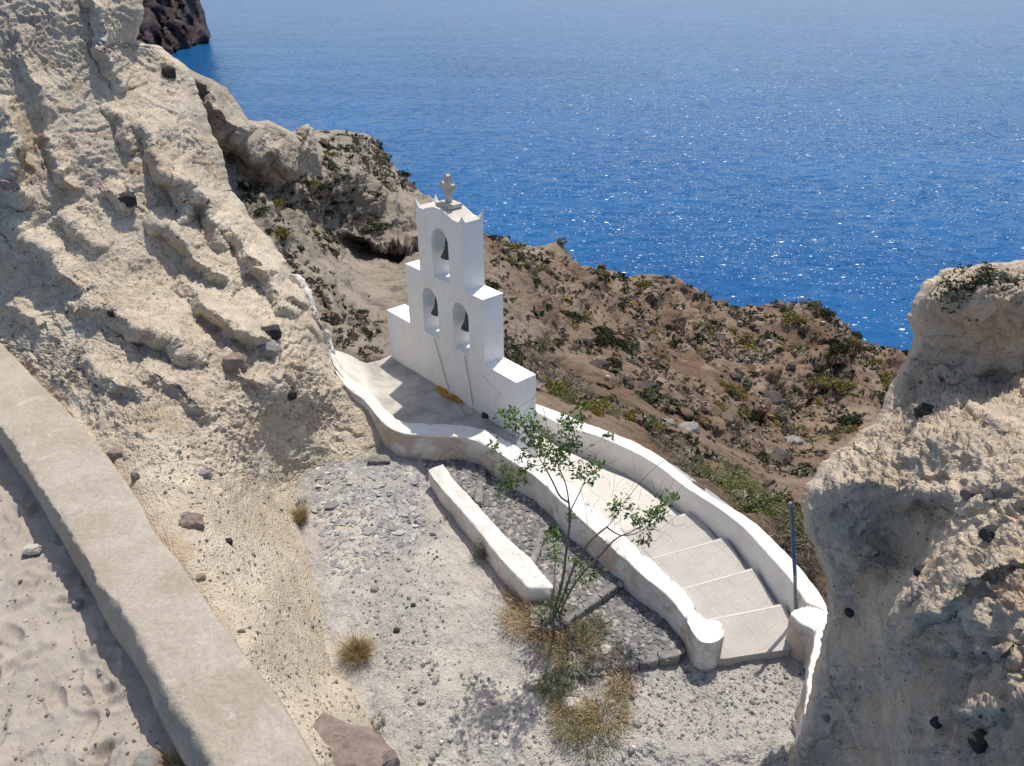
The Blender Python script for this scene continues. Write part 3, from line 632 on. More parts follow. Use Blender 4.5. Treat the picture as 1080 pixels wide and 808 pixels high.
# gravel court and landing
gA = [(300, 478), (330, 470), (380, 468), (430, 466), (470, 470), (520, 490), (560, 510), (600, 545), (650, 590), (690, 630), (730, 665), (765, 680), (800, 670), (840, 672), (880, 700), (900, 740), (905, 790)]
gB = [(300, 860), (340, 890), (380, 900), (430, 905), (470, 905), (520, 905), (560, 900), (600, 895), (650, 890), (690, 885), (730, 880), (765, 875), (800, 870), (840, 865), (880, 860), (900, 850), (905, 845)]
gC = [(300, 470, 'z', -.4), (330, 495, 'z', -.42), (380, 480, 'z', -.36), (430, 480, 'z', -.37), (445, 500, 'z', -.42), (458, 528, 'z', -.5), (500, 575, 'z', -.64), (541, 628, 'z', -.78), (400, 560, 'z', -.6), (345, 600, 'z', -.72), (410, 650, 'z', -.82), (360, 700, 'z', -.98),
      (470, 720, 'z', -.98), (540, 740, 'z', -1.0), (420, 800, 'z', -1.15), (560, 800, 'z', -1.1), (600, 710, 'z', -.85), (640, 735, 'z', -.85), (590, 660, 'z', -.78), (560, 690, 'z', -.9), (620, 770, 'z', -.95), (500, 500, 'z', -.62), (560, 530, 'z', -.75), (620, 590, 'z', -.82), (680, 640, 'z', -.9),
      (740, 690, 'z', -.9), (700, 730, 'z', -.92), (770, 740, 'z', -.9), (830, 700, 'z', -.9), (830, 760, 'z', -.9), (740, 780, 'z', -.9), (880, 720, 'z', -.9), (905, 845, 'z', -1.1), (664, 774, 'z', -.84), (686, 788, 'z', -.8), (717, 794, 'z', -.76), (747, 798, 'z', -.76), (775, 791, 'z', -.74), (803, 788, 'z', -.74), (830, 782, 'z', -.72),
      (690, 806, 'z', -.84), (750, 815, 'z', -.82), (820, 806, 'z', -.8), (690, 860, 'z', -1.1), (800, 860, 'z', -1.1), (500, 890, 'z', -1.6), (340, 880, 'z', -1.6), (640, 650, 'z', -.85), (720, 760, 'z', -.91)]
def g_disp(P, u, v):
    rim = np.clip((v-np.interp(u, [600, 664, 686, 717, 747, 775, 803, 830, 900], [760, 768, 780, 786, 790, 784, 780, 774, 770]))/8, 0, 1)*np.clip((u-640)/30, 0, 1)
    mound = np.exp(-(((u-600)/55)**2+((v-700)/60)**2))
    c1, id1 = cells(P, 22, 5); st = np.clip(.4-c1, 0, 1)*(id1 > .72)*.03
    return fbm(P, 1.1, 4, .55)*.05+ridged(P, 2.2, 4, .55)*.016+fbm(P, 14, 4, .65)*.007+rim*(.03+fbm(P, 5, 4, .6)*.05)+mound*(fbm(P, 4, 4, .6)*.07)+st
ground, GP, GU, GV = relief('gravel_ground', gA, gB, 760, 520, gC, M['ground'], g_disp)
tag(ground, 'pale gravelly ground', kind='structure')

# ------------------------------------------------------------------ walls
def wall(name, near, far_, zb_near, zb_far, mats, step=.04, rnd=.02, wob=.022, cap0=False, cap1=True, seed=0):
    """wall swept between two photo-traced top edges (u, v, z); the faces go down to zb"""
    near = np.array([at(a, b, c) for a, b, c in smooth_line(near, 2)]); far_ = np.array([at(a, b, c) for a, b, c in smooth_line(far_, 2)])
    L = np.linalg.norm(np.diff((resample(near, 60)+resample(far_, 60))/2, axis=0), axis=1).sum(); n = max(4, int(L/step))
    A = resample(near, n); B = resample(far_, n); zn = np.interp(np.linspace(0, 1, n), np.linspace(0, 1, len(zb_near)), zb_near)
    zf = np.interp(np.linspace(0, 1, n), np.linspace(0, 1, len(zb_far)), zb_far)
    D = B-A; w = np.linalg.norm(D, axis=1)[:, None]; Dn = D/(w+1e-9); r = np.minimum(rnd, w*.4)
    cols = []; kz = 9
    for j in range(kz):
        f = j/kz; p = A.copy(); p[:, 2] = zn*(1-f)+(A[:, 2]-r[:, 0])*f; cols.append(p)
    for a in (0, 30, 60, 90):
        p = A+Dn*r*(1-math.cos(math.radians(a))); p[:, 2] -= r[:, 0]*(1-math.sin(math.radians(a))); cols.append(p)
    for f in (.3, .5, .7): cols.append(A*(1-f)+B*f)
    for a in (90, 60, 30, 0):
        p = B-Dn*r*(1-math.cos(math.radians(a))); p[:, 2] -= r[:, 0]*(1-math.sin(math.radians(a))); cols.append(p)
    for j in range(kz-1, -1, -1):
        f = j/kz; p = B.copy(); p[:, 2] = zf*(1-f)+(B[:, 2]-r[:, 0])*f; cols.append(p)
    G = np.stack(cols, 1); N = np.cross(np.gradient(G, axis=0), np.gradient(G, axis=1)); N /= np.linalg.norm(N, axis=-1)[..., None]+1e-9
    mid = G.mean(axis=1, keepdims=True); s = np.sign(((G-mid)*N).sum(-1, keepdims=True)); s[s == 0] = 1; N = N*s
    G = G+N*(fbm(G, 1.6, 4, .5, seed)*wob*1.6+fbm(G, 9, 3, .6)*wob*.5)[..., None]
    f = grid_faces(*G.shape[:2]); m = G.shape[1]; V = G.reshape(-1, 3); fl = [tuple(x) for x in f]; mi = []
    for a in f:
        c = a[0] % m; mi.append(1 if (c < kz and len(mats) > 1) else 0)
    if cap0: fl.append(tuple(range(m))); mi.append(0)
    if cap1: fl.append(tuple((n-1)*m+i for i in range(m))[::-1]); mi.append(len(mats)-1)
    o = mesh_obj(name, V, fl, mats[0])
    for x in mats[1:]: o.data.materials.append(x)
    o.data.polygons.foreach_set('material_index', np.array(mi, dtype='i')); return o

LN = [(345, 372, 1.02), (350, 386, .95), (358, 399, .8), (367, 410, .68), (384, 421, .5), (395, 436, .36), (408, 450, .28), (423, 457.5, .25), (450, 459.7, .25), (487, 460.6, .24), (506, 466, .23), (524, 476.4, .21), (535, 483.8, .19), (554, 495, .16), (569, 506, .13), (587, 524, .09), (604, 540, .06), (632, 565, 0), (647, 580, -.04),
      (664, 593, -.08), (680, 609.5, -.12), (697, 621.8, -.16), (708, 632, -.18), (717.5, 644, -.2), (727, 660, -.22), (734, 673, -.24), (741, 678, -.25), (750, 678.5, -.25), (758, 676, -.25), (763.5, 671, -.25), (764.5, 668, -.25)]
LF = [(351, 366, 1.02), (354, 374, .95), (364, 393, .8), (374, 402, .68), (393, 415, .5), (403, 428, .36), (415, 440, .28), (428, 446.5, .25), (459, 446, .25), (476, 447, .24), (502, 450.4, .23), (524, 458.8, .21), (543, 469, .18), (559.5, 480, .15), (571, 487.5, .13), (590, 503, .09), (612, 523, .05), (636, 542.7, 0), (650, 555, -.05),
      (664, 568.7, -.08), (675, 579, -.12), (688, 591, -.15), (704.5, 606, -.18), (721, 621, -.2), (730.5, 634, -.22), (738, 646, -.23), (743.5, 652, -.24), (751, 652.5, -.25), (758.5, 653.5, -.25), (763, 660, -.25), (764.8, 667, -.25)]
wl_ = wall('parapet_wall', LN, LF, [-.5, -.5, -.5, -.55, -.6, -.75, -.9, -1.05, -1.05], [-.2, -.2, -.2, -1.8, -1.9, -1.7, -1.5, -1.2, -1.05], [M['white'], M['plaster']], cap1=False, seed=3)
tag(wl_, 'curving whitewashed parapet with stained outer face between the cobbles and the stair, ending in a rounded stub', 'wall')

RN = [(545, 424, -1.08), (568.4, 436, -1.05), (584, 444, -1.03), (597, 451, -1.01), (612, 455, -.99), (625, 457.5, -.98), (643.5, 465, -.95), (664, 474.5, -.91), (680.7, 483, -.88), (699, 494.5, -.82), (718.6, 511, -.75), (737, 523, -.68), (755.7, 534.3, -.6), (774, 548, -.52), (788.5, 560, -.45), (805.8, 579.8, -.35), (822, 597, -.25), (835.5, 613, -.16), (845, 627, -.11), (850.5, 636, -.1)]
RF = [(545, 415, -1.08), (568, 427, -1.05), (593.4, 436, -1.03), (605, 440.5, -1.01), (617.5, 446.4, -.99), (634.3, 452, -.97), (652.8, 459.4, -.94), (671.4, 466.8, -.9), (690, 477, -.86), (710, 491, -.8), (733.4, 511, -.71), (755.7, 526, -.62), (783.5, 541.8, -.5), (804, 558, -.42), (822, 575, -.32), (839, 593.4, -.22), (853, 609.5, -.14), (864, 624, -.1), (871.5, 637, -.1), (873.5, 646, -.1)]
wr_ = wall('sea_wall', RN, RF, [-2.1, -2.0, -1.9, -1.5, -1.1], [-2.6, -2.5, -2.4, -2.0, -1.7], [M['white']], wob=.010, cap0=True, cap1=True, seed=8)
tag(wr_, 'smooth whitewashed outer wall on the sea side of the stair', 'wall')
# end wing and thin wall round the landing
WN = [(834, 647.8, -.1), (836.5, 650, -.1), (840, 653.5, -.1), (845, 658, -.1), (852, 661.5, -.1), (859, 663.5, -.1), (859, 675, -.12), (856, 694, -.14), (852, 709, -.15), (849, 738.8, -.17), (844.5, 764, -.2), (842, 775, -.2)]
WF = [(834.5, 647, -.1), (841, 641.5, -.1), (851, 637.5, -.1), (860, 633, -.1), (868, 634, -.1), (874, 648, -.1), (871, 664, -.12), (864.5, 690, -.14), (862, 707, -.15), (857.5, 738.8, -.17), (853, 768, -.2), (850, 779, -.2)]
ww_ = wall('landing_wall', WN, WF, [-1.05, -1.05, -1.05], [-1.6, -3, -3], [M['white'], M['plaster']], step=.03, rnd=.02, cap0=False, cap1=True, seed=5)
tag(ww_, 'thin white wall curling round the landing beside the foreground rock', 'wall')

QN = [(451.5, 496, -.06), (459, 508, -.08), (477, 528, -.12), (495.7, 548.7, -.15), (514, 571, -.18), (522, 583, -.2), (536.5, 598.8, -.23), (551.5, 614, -.26), (556, 620, -.28)]
QF = [(467.8, 489.5, -.06), (477, 504, -.08), (495.7, 522.7, -.12), (508.7, 537.5, -.15), (523.5, 554, -.18), (544, 574.7, -.2), (560.7, 591, -.23), (581, 614, -.26), (586, 620, -.28)]
wq_ = wall('low_wall', QN, QF, [-.6, -.75, -.95], [-.6, -.75, -.95], [M['old_white']], rnd=.025, wob=.016, cap0=True, cap1=True, seed=13)
tag(wq_, 'short straight low wall with flaking whitewash lying across the court', 'wall')

# rough concrete kerb of the viewer's path
KF = [(-200, 160), (-80, 275), (0, 361), (37, 400), (74, 436), (119, 488), (148, 532), (163, 564), (189, 593), (223, 645), (252, 686), (290, 734), (316, 779), (334, 808), (372, 880)]
KN = [(-200, 230), (-80, 345), (0, 447), (37, 502), (74, 560), (89, 582), (108, 619), (141, 656.5), (163, 701), (186, 738), (208, 768), (230, 808), (262, 880)]
def kerb():
    A = at(*smooth_line(KN, 1).T, 5.0); B = at(*smooth_line(KF, 1).T, 4.97)
    n = 260; A = resample(A, n); B = resample(B, n); D = B-A; D /= np.linalg.norm(D, axis=1)[:, None]
    cols = []
    prof = [(-.10, -.7), (-.10, -.55), (-.10, -.42), (-.10, -.32), (-.095, -.22), (-.085, -.17), (-.045, -.07), (-.018, -.022), (0, -.004), (.02, 0)]
    for dx, dz in prof: p = A+D*dx; p[:, 2] += dz; cols.append(p)
    for f in np.linspace(.1, .95, 14): cols.append(A*(1-f)+B*f)
    p = B.copy(); cols.append(p); p = B+D*.03; p[:, 2] -= .05; cols.append(p); p = B+D*.03; p[:, 2] -= .6; cols.append(p)
    G = np.stack(cols, 1); N = normals(G)
    e = np.ones(G.shape[:2])*.45; e[:, 4:9] = 1.3
    dsp = (fbm(G, 2.2, 4, .55)*.007+ridged(G, 9, 4, .6)*.006+fbm(G, 25, 3, .6)*.014)*e
    dsp += np.clip(.35-cells(G, 5, 2)[0], 0, 1)*-.05*e*(fbm(G, 1.3, 2) > .1)
    G = G+N*dsp[..., None]; G = (G-CAM)*KS+CAM
    o = mesh_obj('kerb', G.reshape(-1, 3), grid_faces(*G.shape[:2]), M['kerb'])
    tag(o, 'long rough concrete kerb running diagonally beside the sand path', 'kerb')
kerb()

# ------------------------------------------------------------------ roof terrace in front of the belfry
S = .55; YAW = math.radians(-49.3); AX = np.array([math.cos(YAW), math.sin(YAW), 0]); AY = np.array([-math.sin(YAW), math.cos(YAW), 0])
TO = np.array([-1.5125, 15.07, 9-4.5815])
def tw(x, y, z): return TO+S*(AX*np.asarray(x)[..., None]+AY*np.asarray(y)[..., None]+np.array([0, 0, 1.])*np.asarray(z)[..., None])
def tpx(u, v, y=0):                     # photo point onto the belfry's front plane, in belfry units
    d = ray(u, v); n = AY; k = ((TO+S*AY*y-CAM)@n)/(d@n); q = CAM+d*k-TO; return (q@AX)/S, q[2]/S
tA = [(346, 368), (348, 374), (352, 385), (361, 397), (371, 407), (388, 419), (399, 432), (412, 446), (426, 452), (450, 452.5), (480, 453), (504, 457.5), (526, 467.5), (540, 476)]
bb = [tw(np.array(x), np.array(.55), np.array(-7.82)) for x in (-4.3, -3, -1, 1, 3, 4.3)]
def topx(P):
    d = np.asarray(P)-CAM; t = d@FW; return 540+F_PX*(d@RT)/t, 404-F_PX*(d@UP)/t
tB = [(349, 364), (350, 366), (351.5, 369), (360, 371), (371, 375.5), (380, 381), (387, 383), (400, 380), (412, 375)]+[tuple(map(float, topx(p))) for p in bb]
tC = [(348, 366, 'z', 1.05), (351, 370, 'z', .95), (352, 385, 'z', .95), (361, 397, 'z', .8), (371, 407, 'z', .66), (388, 419, 'z', .42), (399, 432, 'z', .25), (412, 446, 'z', .16), (362, 372, 'z', .72), (371, 376, 'z', .5), (387, 383, 'z', .22),
      (380, 400, 'z', .4), (395, 405, 'z', .18), (411, 377, 'z', .12), (400, 385, 'z', .13), (430, 400, 'z', .12), (450, 452, 'z', .12), (450, 430, 'z', .12), (500, 455, 'z', .11), (540, 462, 'z', .1), (540, 476, 'z', .1)]+[(float(topx(p)[0]), float(topx(p)[1]), 'z', .12) for p in bb]
ter, TP, _, _ = relief('roof_terrace', tA, tB, 160, 60, tC, M['terrace'], lambda P, u, v: fbm(P, 1.5, 4, .5)*.008, skirtB=0)
tag(ter, 'stained cement roof terrace', kind='structure')
# body of the vaulted church under the terrace
rim = TP[:, -1]; bd = [rim]
for j in range(1, 8): p = rim.copy(); p[:, 2] -= .5*j; p += AY*.05*j; bd.append(p)
bd = np.stack(bd, 1); bo = mesh_obj('church_wall', bd.reshape(-1, 3), grid_faces(*bd.shape[:2]), M['white'])
tag(bo, 'whitewashed back wall below the roof terrace', 'wall')

# ------------------------------------------------------------------ stair
def slab(name, poly, z, mat, depth=.5, lip=None, parent=None, dz=None):
    P = [at(u, v, z if dz is None else z+dz[i]) for i, (u, v) in enumerate(poly)]
    n = len(P); V = list(P)+[p-np.array([0, 0, depth]) for p in P]
    f = [tuple(range(n))]+[(i, (i+1) % n, n+(i+1) % n, n+i) for i in range(n)]
    o = mesh_obj(name, V, f, mat, None, False)
    md = o.modifiers.new('bevel', 'BEVEL'); md.width = .012; md.segments = 2; md.limit_method = 'ANGLE'
    return o
st = empty('staircase', at(760, 640, -.9)); tag(st, 'grey cement stair descending between the two white parapets', 'staircase')
T = [([(722, 658.2), (756, 651), (826, 636.9), (830, 646), (833.6, 655.4), (835, 668), (834, 684), (800, 688.5), (765, 694), (750, 694), (735, 681)], -.70),
     ([(685, 629), (723, 619), (794.5, 599.4), (805, 617), (817, 637.5), (827, 660), (733, 680)], -.87),
     ([(652, 598), (689, 588), (764.5, 566.8), (775, 582), (785, 599), (800, 625), (700, 650)], -1.04),
     ([(618, 571), (650, 563), (716.5, 543.6), (728.5, 539.6), (742, 552), (755, 567.8), (772, 592), (665, 620)], -1.21)]
for poly, z in T:
    o = slab('step', poly, z, M['tread'], .5); adopt(st, o)
# worn light edges of the treads
def edge_strip(pts, z, w):
    A = np.array([at(u, v, z+.004) for u, v in pts]); d = A[-1]-A[0]; d /= np.linalg.norm(d); n = np.array([d[1], -d[0], 0])
    if n[1] > 0: n = -n
    A = resample(A, 24); ww = w*(1+.5*fbm(A, 6, 3)); V = np.concatenate([A, A+n*ww[:, None]])
    V2 = V-np.array([0, 0, .004]); k = 24
    f = [(i, i+1, k+i+1, k+i) for i in range(k-1)]
    return mesh_obj('step_edge', V, f, M['edge'])
for pts, z in (([(722, 658.4), (756, 651.2), (826, 637.1)], -.70), ([(690, 627.8), (723, 619.2), (794.5, 599.6)], -.87), ([(660, 596), (689, 588.2), (764.5, 567)], -1.04), ([(716.5, 544), (728.3, 540)], -1.21)):
    adopt(st, edge_strip(pts, z, .03))
wk = [(547, 455), (570, 458), (586, 470.5), (598, 476), (610, 482), (621.7, 488), (640, 497), (658.6, 504), (671, 510), (690.7, 524.5), (704, 534), (716.7, 542.5), (735, 560), (690, 600), (600, 560), (560, 520)]
wz = [-1.55, -1.53, -1.52, -1.51, -1.5, -1.49, -1.47, -1.45, -1.44, -1.41, -1.39, -1.38, -1.38, -1.38, -1.45, -1.52]
o = slab('walkway', wk, 0, M['walk'], .5, dz=wz); adopt(st, o)
# drain channel along the sea wall
gl = [(560, 452, -1.8), (586, 466, -1.78), (621.7, 485, -1.72), (658, 500, -1.65), (690, 520, -1.6), (728, 542, -1.42), (764, 567, -1.25), (795, 600, -1.08), (820, 640, -.93), (832, 668, -.86)]
gr = [(570, 440, -1.8), (600, 455, -1.78), (640, 468, -1.72), (672, 484, -1.65), (705, 503, -1.6), (745, 530, -1.42), (780, 556, -1.25), (812, 588, -1.08), (842, 628, -.93), (852, 655, -.86)]
ga = np.array([at(a, b, c) for a, b, c in gl]); gb = np.array([at(a, b, c) for a, b, c in gr]); ga = resample(ga, 120); gb = resample(gb, 120)
Gg = np.stack([ga-(gb-ga)*.8, ga*.7+gb*.3, ga*.35+gb*.65, gb+np.array([0, 0, .03]), gb+(gb-ga)*.5+np.array([0, 0, .08])], 1)
Gg += np.array([0, 0, 1.])*(fbm(Gg, 6, 3)*.012)[..., None]
o = mesh_obj('drain_channel', Gg.reshape(-1, 3), grid_faces(*Gg.shape[:2]), M['gutter']); adopt(st, o)

# ------------------------------------------------------------------ cobbled steps
def inside(poly, x, y):
    c = np.zeros(len(x), bool); n = len(poly); j = n-1
    for i in range(n):
        xi, yi = poly[i][:2]; xj, yj = poly[j][:2]
        m = ((yi > y) != (yj > y)) & (x < (xj-xi)*(y-yi)/(yj-yi+1e-12)+xi); c ^= m; j = i
    return c
def scatter(poly, spacing, seed):
    r = np.random.default_rng(seed); lo = np.min(poly, 0)[:2]; hi = np.max(poly, 0)[:2]
    nx = int((hi[0]-lo[0])/spacing)+2; ny = int((hi[1]-lo[1])/(spacing*.87))+2
    X, Y = np.meshgrid(np.arange(nx), np.arange(ny)); X = X+.5*(Y % 2)
    x = lo[0]+X.ravel()*spacing+r.normal(0, spacing*.23, X.size); y = lo[1]+Y.ravel()*spacing*.87+r.normal(0, spacing*.23, X.size)
    m = inside(poly, x, y); return x[m], y[m]
def stones_mesh(x, y, z, r, seed=0, flat=.4, sides=7, ang=True):
    g = np.random.default_rng(seed); n = len(x); V = []; F = []
    th0 = np.arange(sides)/sides*2*math.pi; base = 0
    rr = np.asarray(r)*np.ones(n); zz = np.asarray(z)*np.ones(n)
    for i in range(n):
        th = th0+g.uniform(0, 6.28); k = rr[i]*(1+g.normal(0, .16, sides)); el = g.uniform(.65, 1); a = g.uniform(0, 3.14)
        cx = k*np.cos(th); cy = k*np.sin(th)*el; c, s = math.cos(a), math.sin(a); px = cx*c-cy*s; py = cx*s+cy*c
        h = rr[i]*flat*g.uniform(.6, 1.2); tx, ty = g.normal(0, .12, 2)
        for f, hz in ((1, -h*.8), (.97, h*.35), (.62, h)):
            V.append(np.stack([x[i]+px*f, y[i]+py*f, zz[i]+hz+px*f*tx+py*f*ty], 1))
        b = base
        for ring in (0, 1):
            for j in range(sides):
                q = (j+1) % sides; F.append((b+ring*sides+j, b+ring*sides+q, b+(ring+1)*sides+q, b+(ring+1)*sides+j))
        F.append(tuple(b+2*sides+j for j in range(sides))); base += 3*sides
    return (np.concatenate(V) if V else np.zeros((0, 3))), F
cs = empty('cobbled_steps', at(640, 640, -.7)); tag(cs, 'steps of dark lava cobbles rising along the outside of the curved parapet', 'steps')
CB = [([(600, 668), (600, 712), (640, 712), (651, 704.5), (675, 701), (696, 696), (718, 691), (722, 684), (708, 655), (684, 634), (662, 612), (654, 610), (630, 626), (605, 648)], -.72),
      ([(560, 600), (572, 575), (590, 545), (605, 556), (620, 568), (637, 580), (655, 598), (658, 612), (654, 617.5), (632, 633.5), (607, 650), (599, 657), (585, 665), (560, 660)], -.59),
      ([(508, 505), (520, 500), (539, 510), (556, 518), (572, 527), (585, 537), (592, 545), (578, 556), (564, 597), (558, 610), (540, 580), (520, 556), (506, 538)], -.47),
      ([(440, 482), (455, 478), (475, 479), (495, 484), (512, 492), (512, 505), (508.5, 532), (495, 522), (478, 505), (468, 492), (452, 496)], -.36)]
for k, (poly, z) in enumerate(CB):
    W_ = np.array([at(u, v, z-.018) for u, v in poly]); n = len(W_)
    V = np.concatenate([W_, W_-np.array([0, 0, .4])]); Fs = [tuple(range(n))]+[(i, (i+1) % n, n+(i+1) % n, n+i) for i in range(n)]
    base = mesh_obj('step_bed', V, Fs, M['mortar'], None, False)
    x, y = scatter(W_[:, :2], .088, 20+k); g = np.random.default_rng(k); r = .049*g.uniform(.5, 1.35, len(x))
    SV, SF = stones_mesh(x, y, z-.012+fbm(np.stack([x, y, x*0], 1), 2, 2)*.012, r, k, .26, 7)
    so = mesh_obj('cobbles', SV, SF, M['cobble'], None, False)
    adopt(cs, base); adopt(cs, so)
# dressed edge stones
def block(pts_top, z, h, depth, mat, name):
    """kerb stone along a traced front top edge"""
    A = np.array([at(u, v, z) for u, v in pts_top]); d = A[1]-A[0]; L = np.linalg.norm(d); d /= L; n = np.array([-d[1], d[0], 0])
    if n[1] < 0: n = -n
    nx, ny, nz = 9, 5, 4; V = []; idx = {}
    import itertools
    for i, j, k in itertools.product(range(nx), range(ny), range(nz)):
        if 0 < i < nx-1 and 0 < j < ny-1 and 0 < k < nz-1: continue
        f = np.array([i/(nx-1), j/(ny-1), k/(nz-1)]); p = A[0]+d*L*f[0]+n*depth*f[1]-np.array([0, 0, h])*(1-f[2]); c = A[0]+d*L/2+n*depth/2-np.array([0, 0, h/2])
        e = ((f == 0) | (f == 1)).sum(); p = p+(c-p)*(.0 if e == 1 else .05 if e == 2 else .1); idx[i, j, k] = len(V); V.append(p)
    V = np.array(V); V = V+np.stack([fbm(V, 9, 3, .6, o)*.010 for o in (0, 5, 9)], 1)
    F = []
    for i in range(nx-1):
        for j in range(ny-1):
            for k in (0, nz-1): F.append((idx[i, j, k], idx[i+1, j, k], idx[i+1, j+1, k], idx[i, j+1, k]))
        for k in range(nz-1):
            for j in (0, ny-1): F.append((idx[i, j, k], idx[i+1, j, k], idx[i+1, j, k+1], idx[i, j, k+1]))
    for j in range(ny-1):
        for k in range(nz-1):
            for i in (0, nx-1): F.append((idx[i, j, k], idx[i, j+1, k], idx[i, j+1, k+1], idx[i, j, k+1]))
    return mesh_obj(name, V, F, mat)
for e, z, h, dpt in (([(628, 706), (650.5, 704)], -.71, .2, .15), ([(651, 704), (674, 702.5)], -.70, .2, .16), ([(675, 700.5), (695, 696.5)], -.695, .21, .17), ([(696, 695), (718, 691.5)], -.69, .21, .16),
                     ([(598.5, 657), (618, 642.5)], -.575, .18, .14), ([(618.5, 642), (635, 630.5)], -.57, .18, .15), ([(635.5, 630), (653.5, 616.5)], -.565, .18, .14),
                     ([(564, 597), (577.5, 556)], -.45, .17, .13), ([(507.5, 530), (509.5, 506)], -.34, .16, .14)):
    adopt(cs, block(e, z, h, dpt, M['greystone'], 'edge_stone'))

# ------------------------------------------------------------------ belfry
def arch(x0, x1, zb, zs, n=12):         # opening outline, bottom left round to bottom right
    r = (x1-x0)/2; c = (x0+x1)/2; p = [(x0, zb), (x1, zb), (x1, zs)]
    for i in range(1, n): a = math.pi*i/n; p.append((c+r*math.cos(a), zs+r*1.05*math.sin(a)))
    p.append((x0, zs)); return p
a1, a2, a3, h2, h3 = 1.48, 2.58, 4.47, -2.67, -5.42
def px_open(l_top, l_bot, r_bot):
    xa, za = tpx(*l_bot); xb, zb = tpx(*r_bot); xt, zt = tpx(*l_top); return xa, xb, (za+zb)/2, zt
ops = []
for lb, rb, tp_ in (((457.4, 291.3), (474.6, 300.0), (459.5, 242.0)), ((448.0, 349.2), (463.6, 357.8), (449.5, 304.5)), ((479.0, 366.2), (495.5, 375.4), (481.5, 320.0))):
    xa, za = tpx(*lb); xb, zb = tpx(*rb); xt, zt = tpx(*tp_); r = (xb-xa)/2
    ops.append((xa, xb, (za+zb)/2, zt-r*.9)); print('opening', round(xa, 2), round(xb, 2), round((za+zb)/2, 2), round(zt, 2))
top = [(a1, 0), (a1+.03, .20), (a1+.05, .42), (a1-.10, .14), (a1-.22, -.02), (.95, .02), (.62, .16), (.3, .27), (0, .30), (-.3, .27), (-.62, .16), (-.95, .02), (-a1+.22, -.02), (-a1+.10, .14), (-a1-.05, .42), (-a1-.03, .20), (-a1, 0)]
# body without the horns (they stand only at the corners)
btop = [(a1, 0), (.95, 0), (.62, .12), (.3, .22), (0, .24), (-.3, .22), (-.62, .12), (-.95, 0), (-a1, 0)]
zbase = -10.9
outer = [(-a3, zbase), (a3, zbase), (a3, h3), (a2, h3), (a2, h2), (a1, h2)]+btop+[(-a1, h2), (-a2, h2), (-a2, h3), (-a3, h3)]
loops = [outer]+[arch(*o) for o in ops]
flat_ = [p for l in loops for p in l]
tri = tessellate_polygon([[Vector((x, z, 0)) for x, z in l] for l in loops])
n = len(flat_); xs = np.array([p[0] for p in flat_]); zs = np.array([p[1] for p in flat_])
TV = np.concatenate([tw(xs, np.zeros(n), zs), tw(xs, np.ones(n), zs)]); TF = [tuple(t) for t in tri]+[tuple(i+n for i in t[::-1]) for t in tri]
b = 0
for l in loops:
    k = len(l)
    for i in range(k): j = (i+1) % k; TF.append((b+i, b+j, n+b+j, n+b+i))
    b += k
bf = empty('bell_tower', tw(np.array(0), np.array(.5), np.array(-7.8))); tag(bf, 'stepped white bell tower with three arched openings and a cross', 'bell tower')
body = mesh_obj('tower_wall', TV, TF, M['tower'], None, False)
import bmesh
bm = bmesh.new(); bm.from_mesh(body.data); bmesh.ops.dissolve_limit(bm, angle_limit=.02, verts=bm.verts, edges=bm.edges); bmesh.ops.recalc_face_normals(bm, faces=bm.faces); bm.to_mesh(body.data); bm.free()
md = body.modifiers.new('bevel', 'BEVEL'); md.width = .018; md.segments = 3; md.limit_method = 'ANGLE'; md.angle_limit = math.radians(50); md.harden_normals = False
adopt(bf, body)
def horn(x, y, sx, sy, h):
    V = []; ringn = 6
    for i in range(ringn+1):
        f = i/ringn; w = .20*(1-f)**1.3+.015; ww = .17*(1-f)**1.3+.015; cx = x-sx*w/2+sx*.02*f; cy = y-sy*ww/2
        for dx, dy in ((-1, -1), (1, -1), (1, 1), (-1, 1)): V.append(tw(np.array(cx+dx*w/2), np.array(cy+dy*ww/2), np.array(-.03+h*f)))
    F = [(i*4+j, i*4+(j+1) % 4, i*4+4+(j+1) % 4, i*4+4+j) for i in range(ringn) for j in range(4)]+[tuple(ringn*4+j for j in range(4))]
    return mesh_obj('corner_finial', np.array(V), F, M['tower'], None, False)
for x, y, sx, sy, h in ((-a1, 0, -1, -1, .40), (a1, 0, 1, -1, .28), (a1, 1, 1, 1, .34), (-a1, 1, -1, 1, .34)):
    adopt(bf, horn(x, y, sx, sy, h))
def box(name, c, hx, hy, hz, mat, bev=.008, tap=1.):
    V = []
    for dz in (-1, 1):
        for dx, dy in ((-1, -1), (1, -1), (1, 1), (-1, 1)):
            k = tap if dz > 0 else 1; V.append(tw(np.array(c[0]+dx*hx*k), np.array(c[1]+dy*hy*k), np.array(c[2]+dz*hz)))
    o = mesh_obj(name, np.array(V), [(0, 3, 2, 1), (4, 5, 6, 7), (0, 1, 5, 4), (1, 2, 6, 5), (2, 3, 7, 6), (3, 0, 4, 7)], mat, None, False)
    if bev: m = o.modifiers.new('bevel', 'BEVEL'); m.width = bev; m.segments = 2
    return o
xr = np.array([-a1+.06, -.95, -.62, -.3, 0, .3, .62, .95, a1-.06]); zr = np.array([.0, .0, .12, .22, .24, .22, .12, .0, .0])+.012
RV_ = np.concatenate([tw(xr, np.full(9, y), zr) for y in (.05, .95)]); RV2 = RV_-np.array([0, 0, .03]); RF_ = [(i, i+1, 10+i, 9+i) for i in range(8)]+[(i, 18+i, 19+i, i+1) for i in range(8)]+[(9+i, 10+i, 28+i, 27+i) for i in range(8)]+[(0, 9, 27, 18), (8, 26, 35, 17)]
adopt(bf, mesh_obj('roof_cap', np.concatenate([RV_, RV2]), RF_, M['cap'], None, False))
adopt(bf, box('cross_base', (.05, .5, .30), .42, .34, .075, M['marble'], .015))
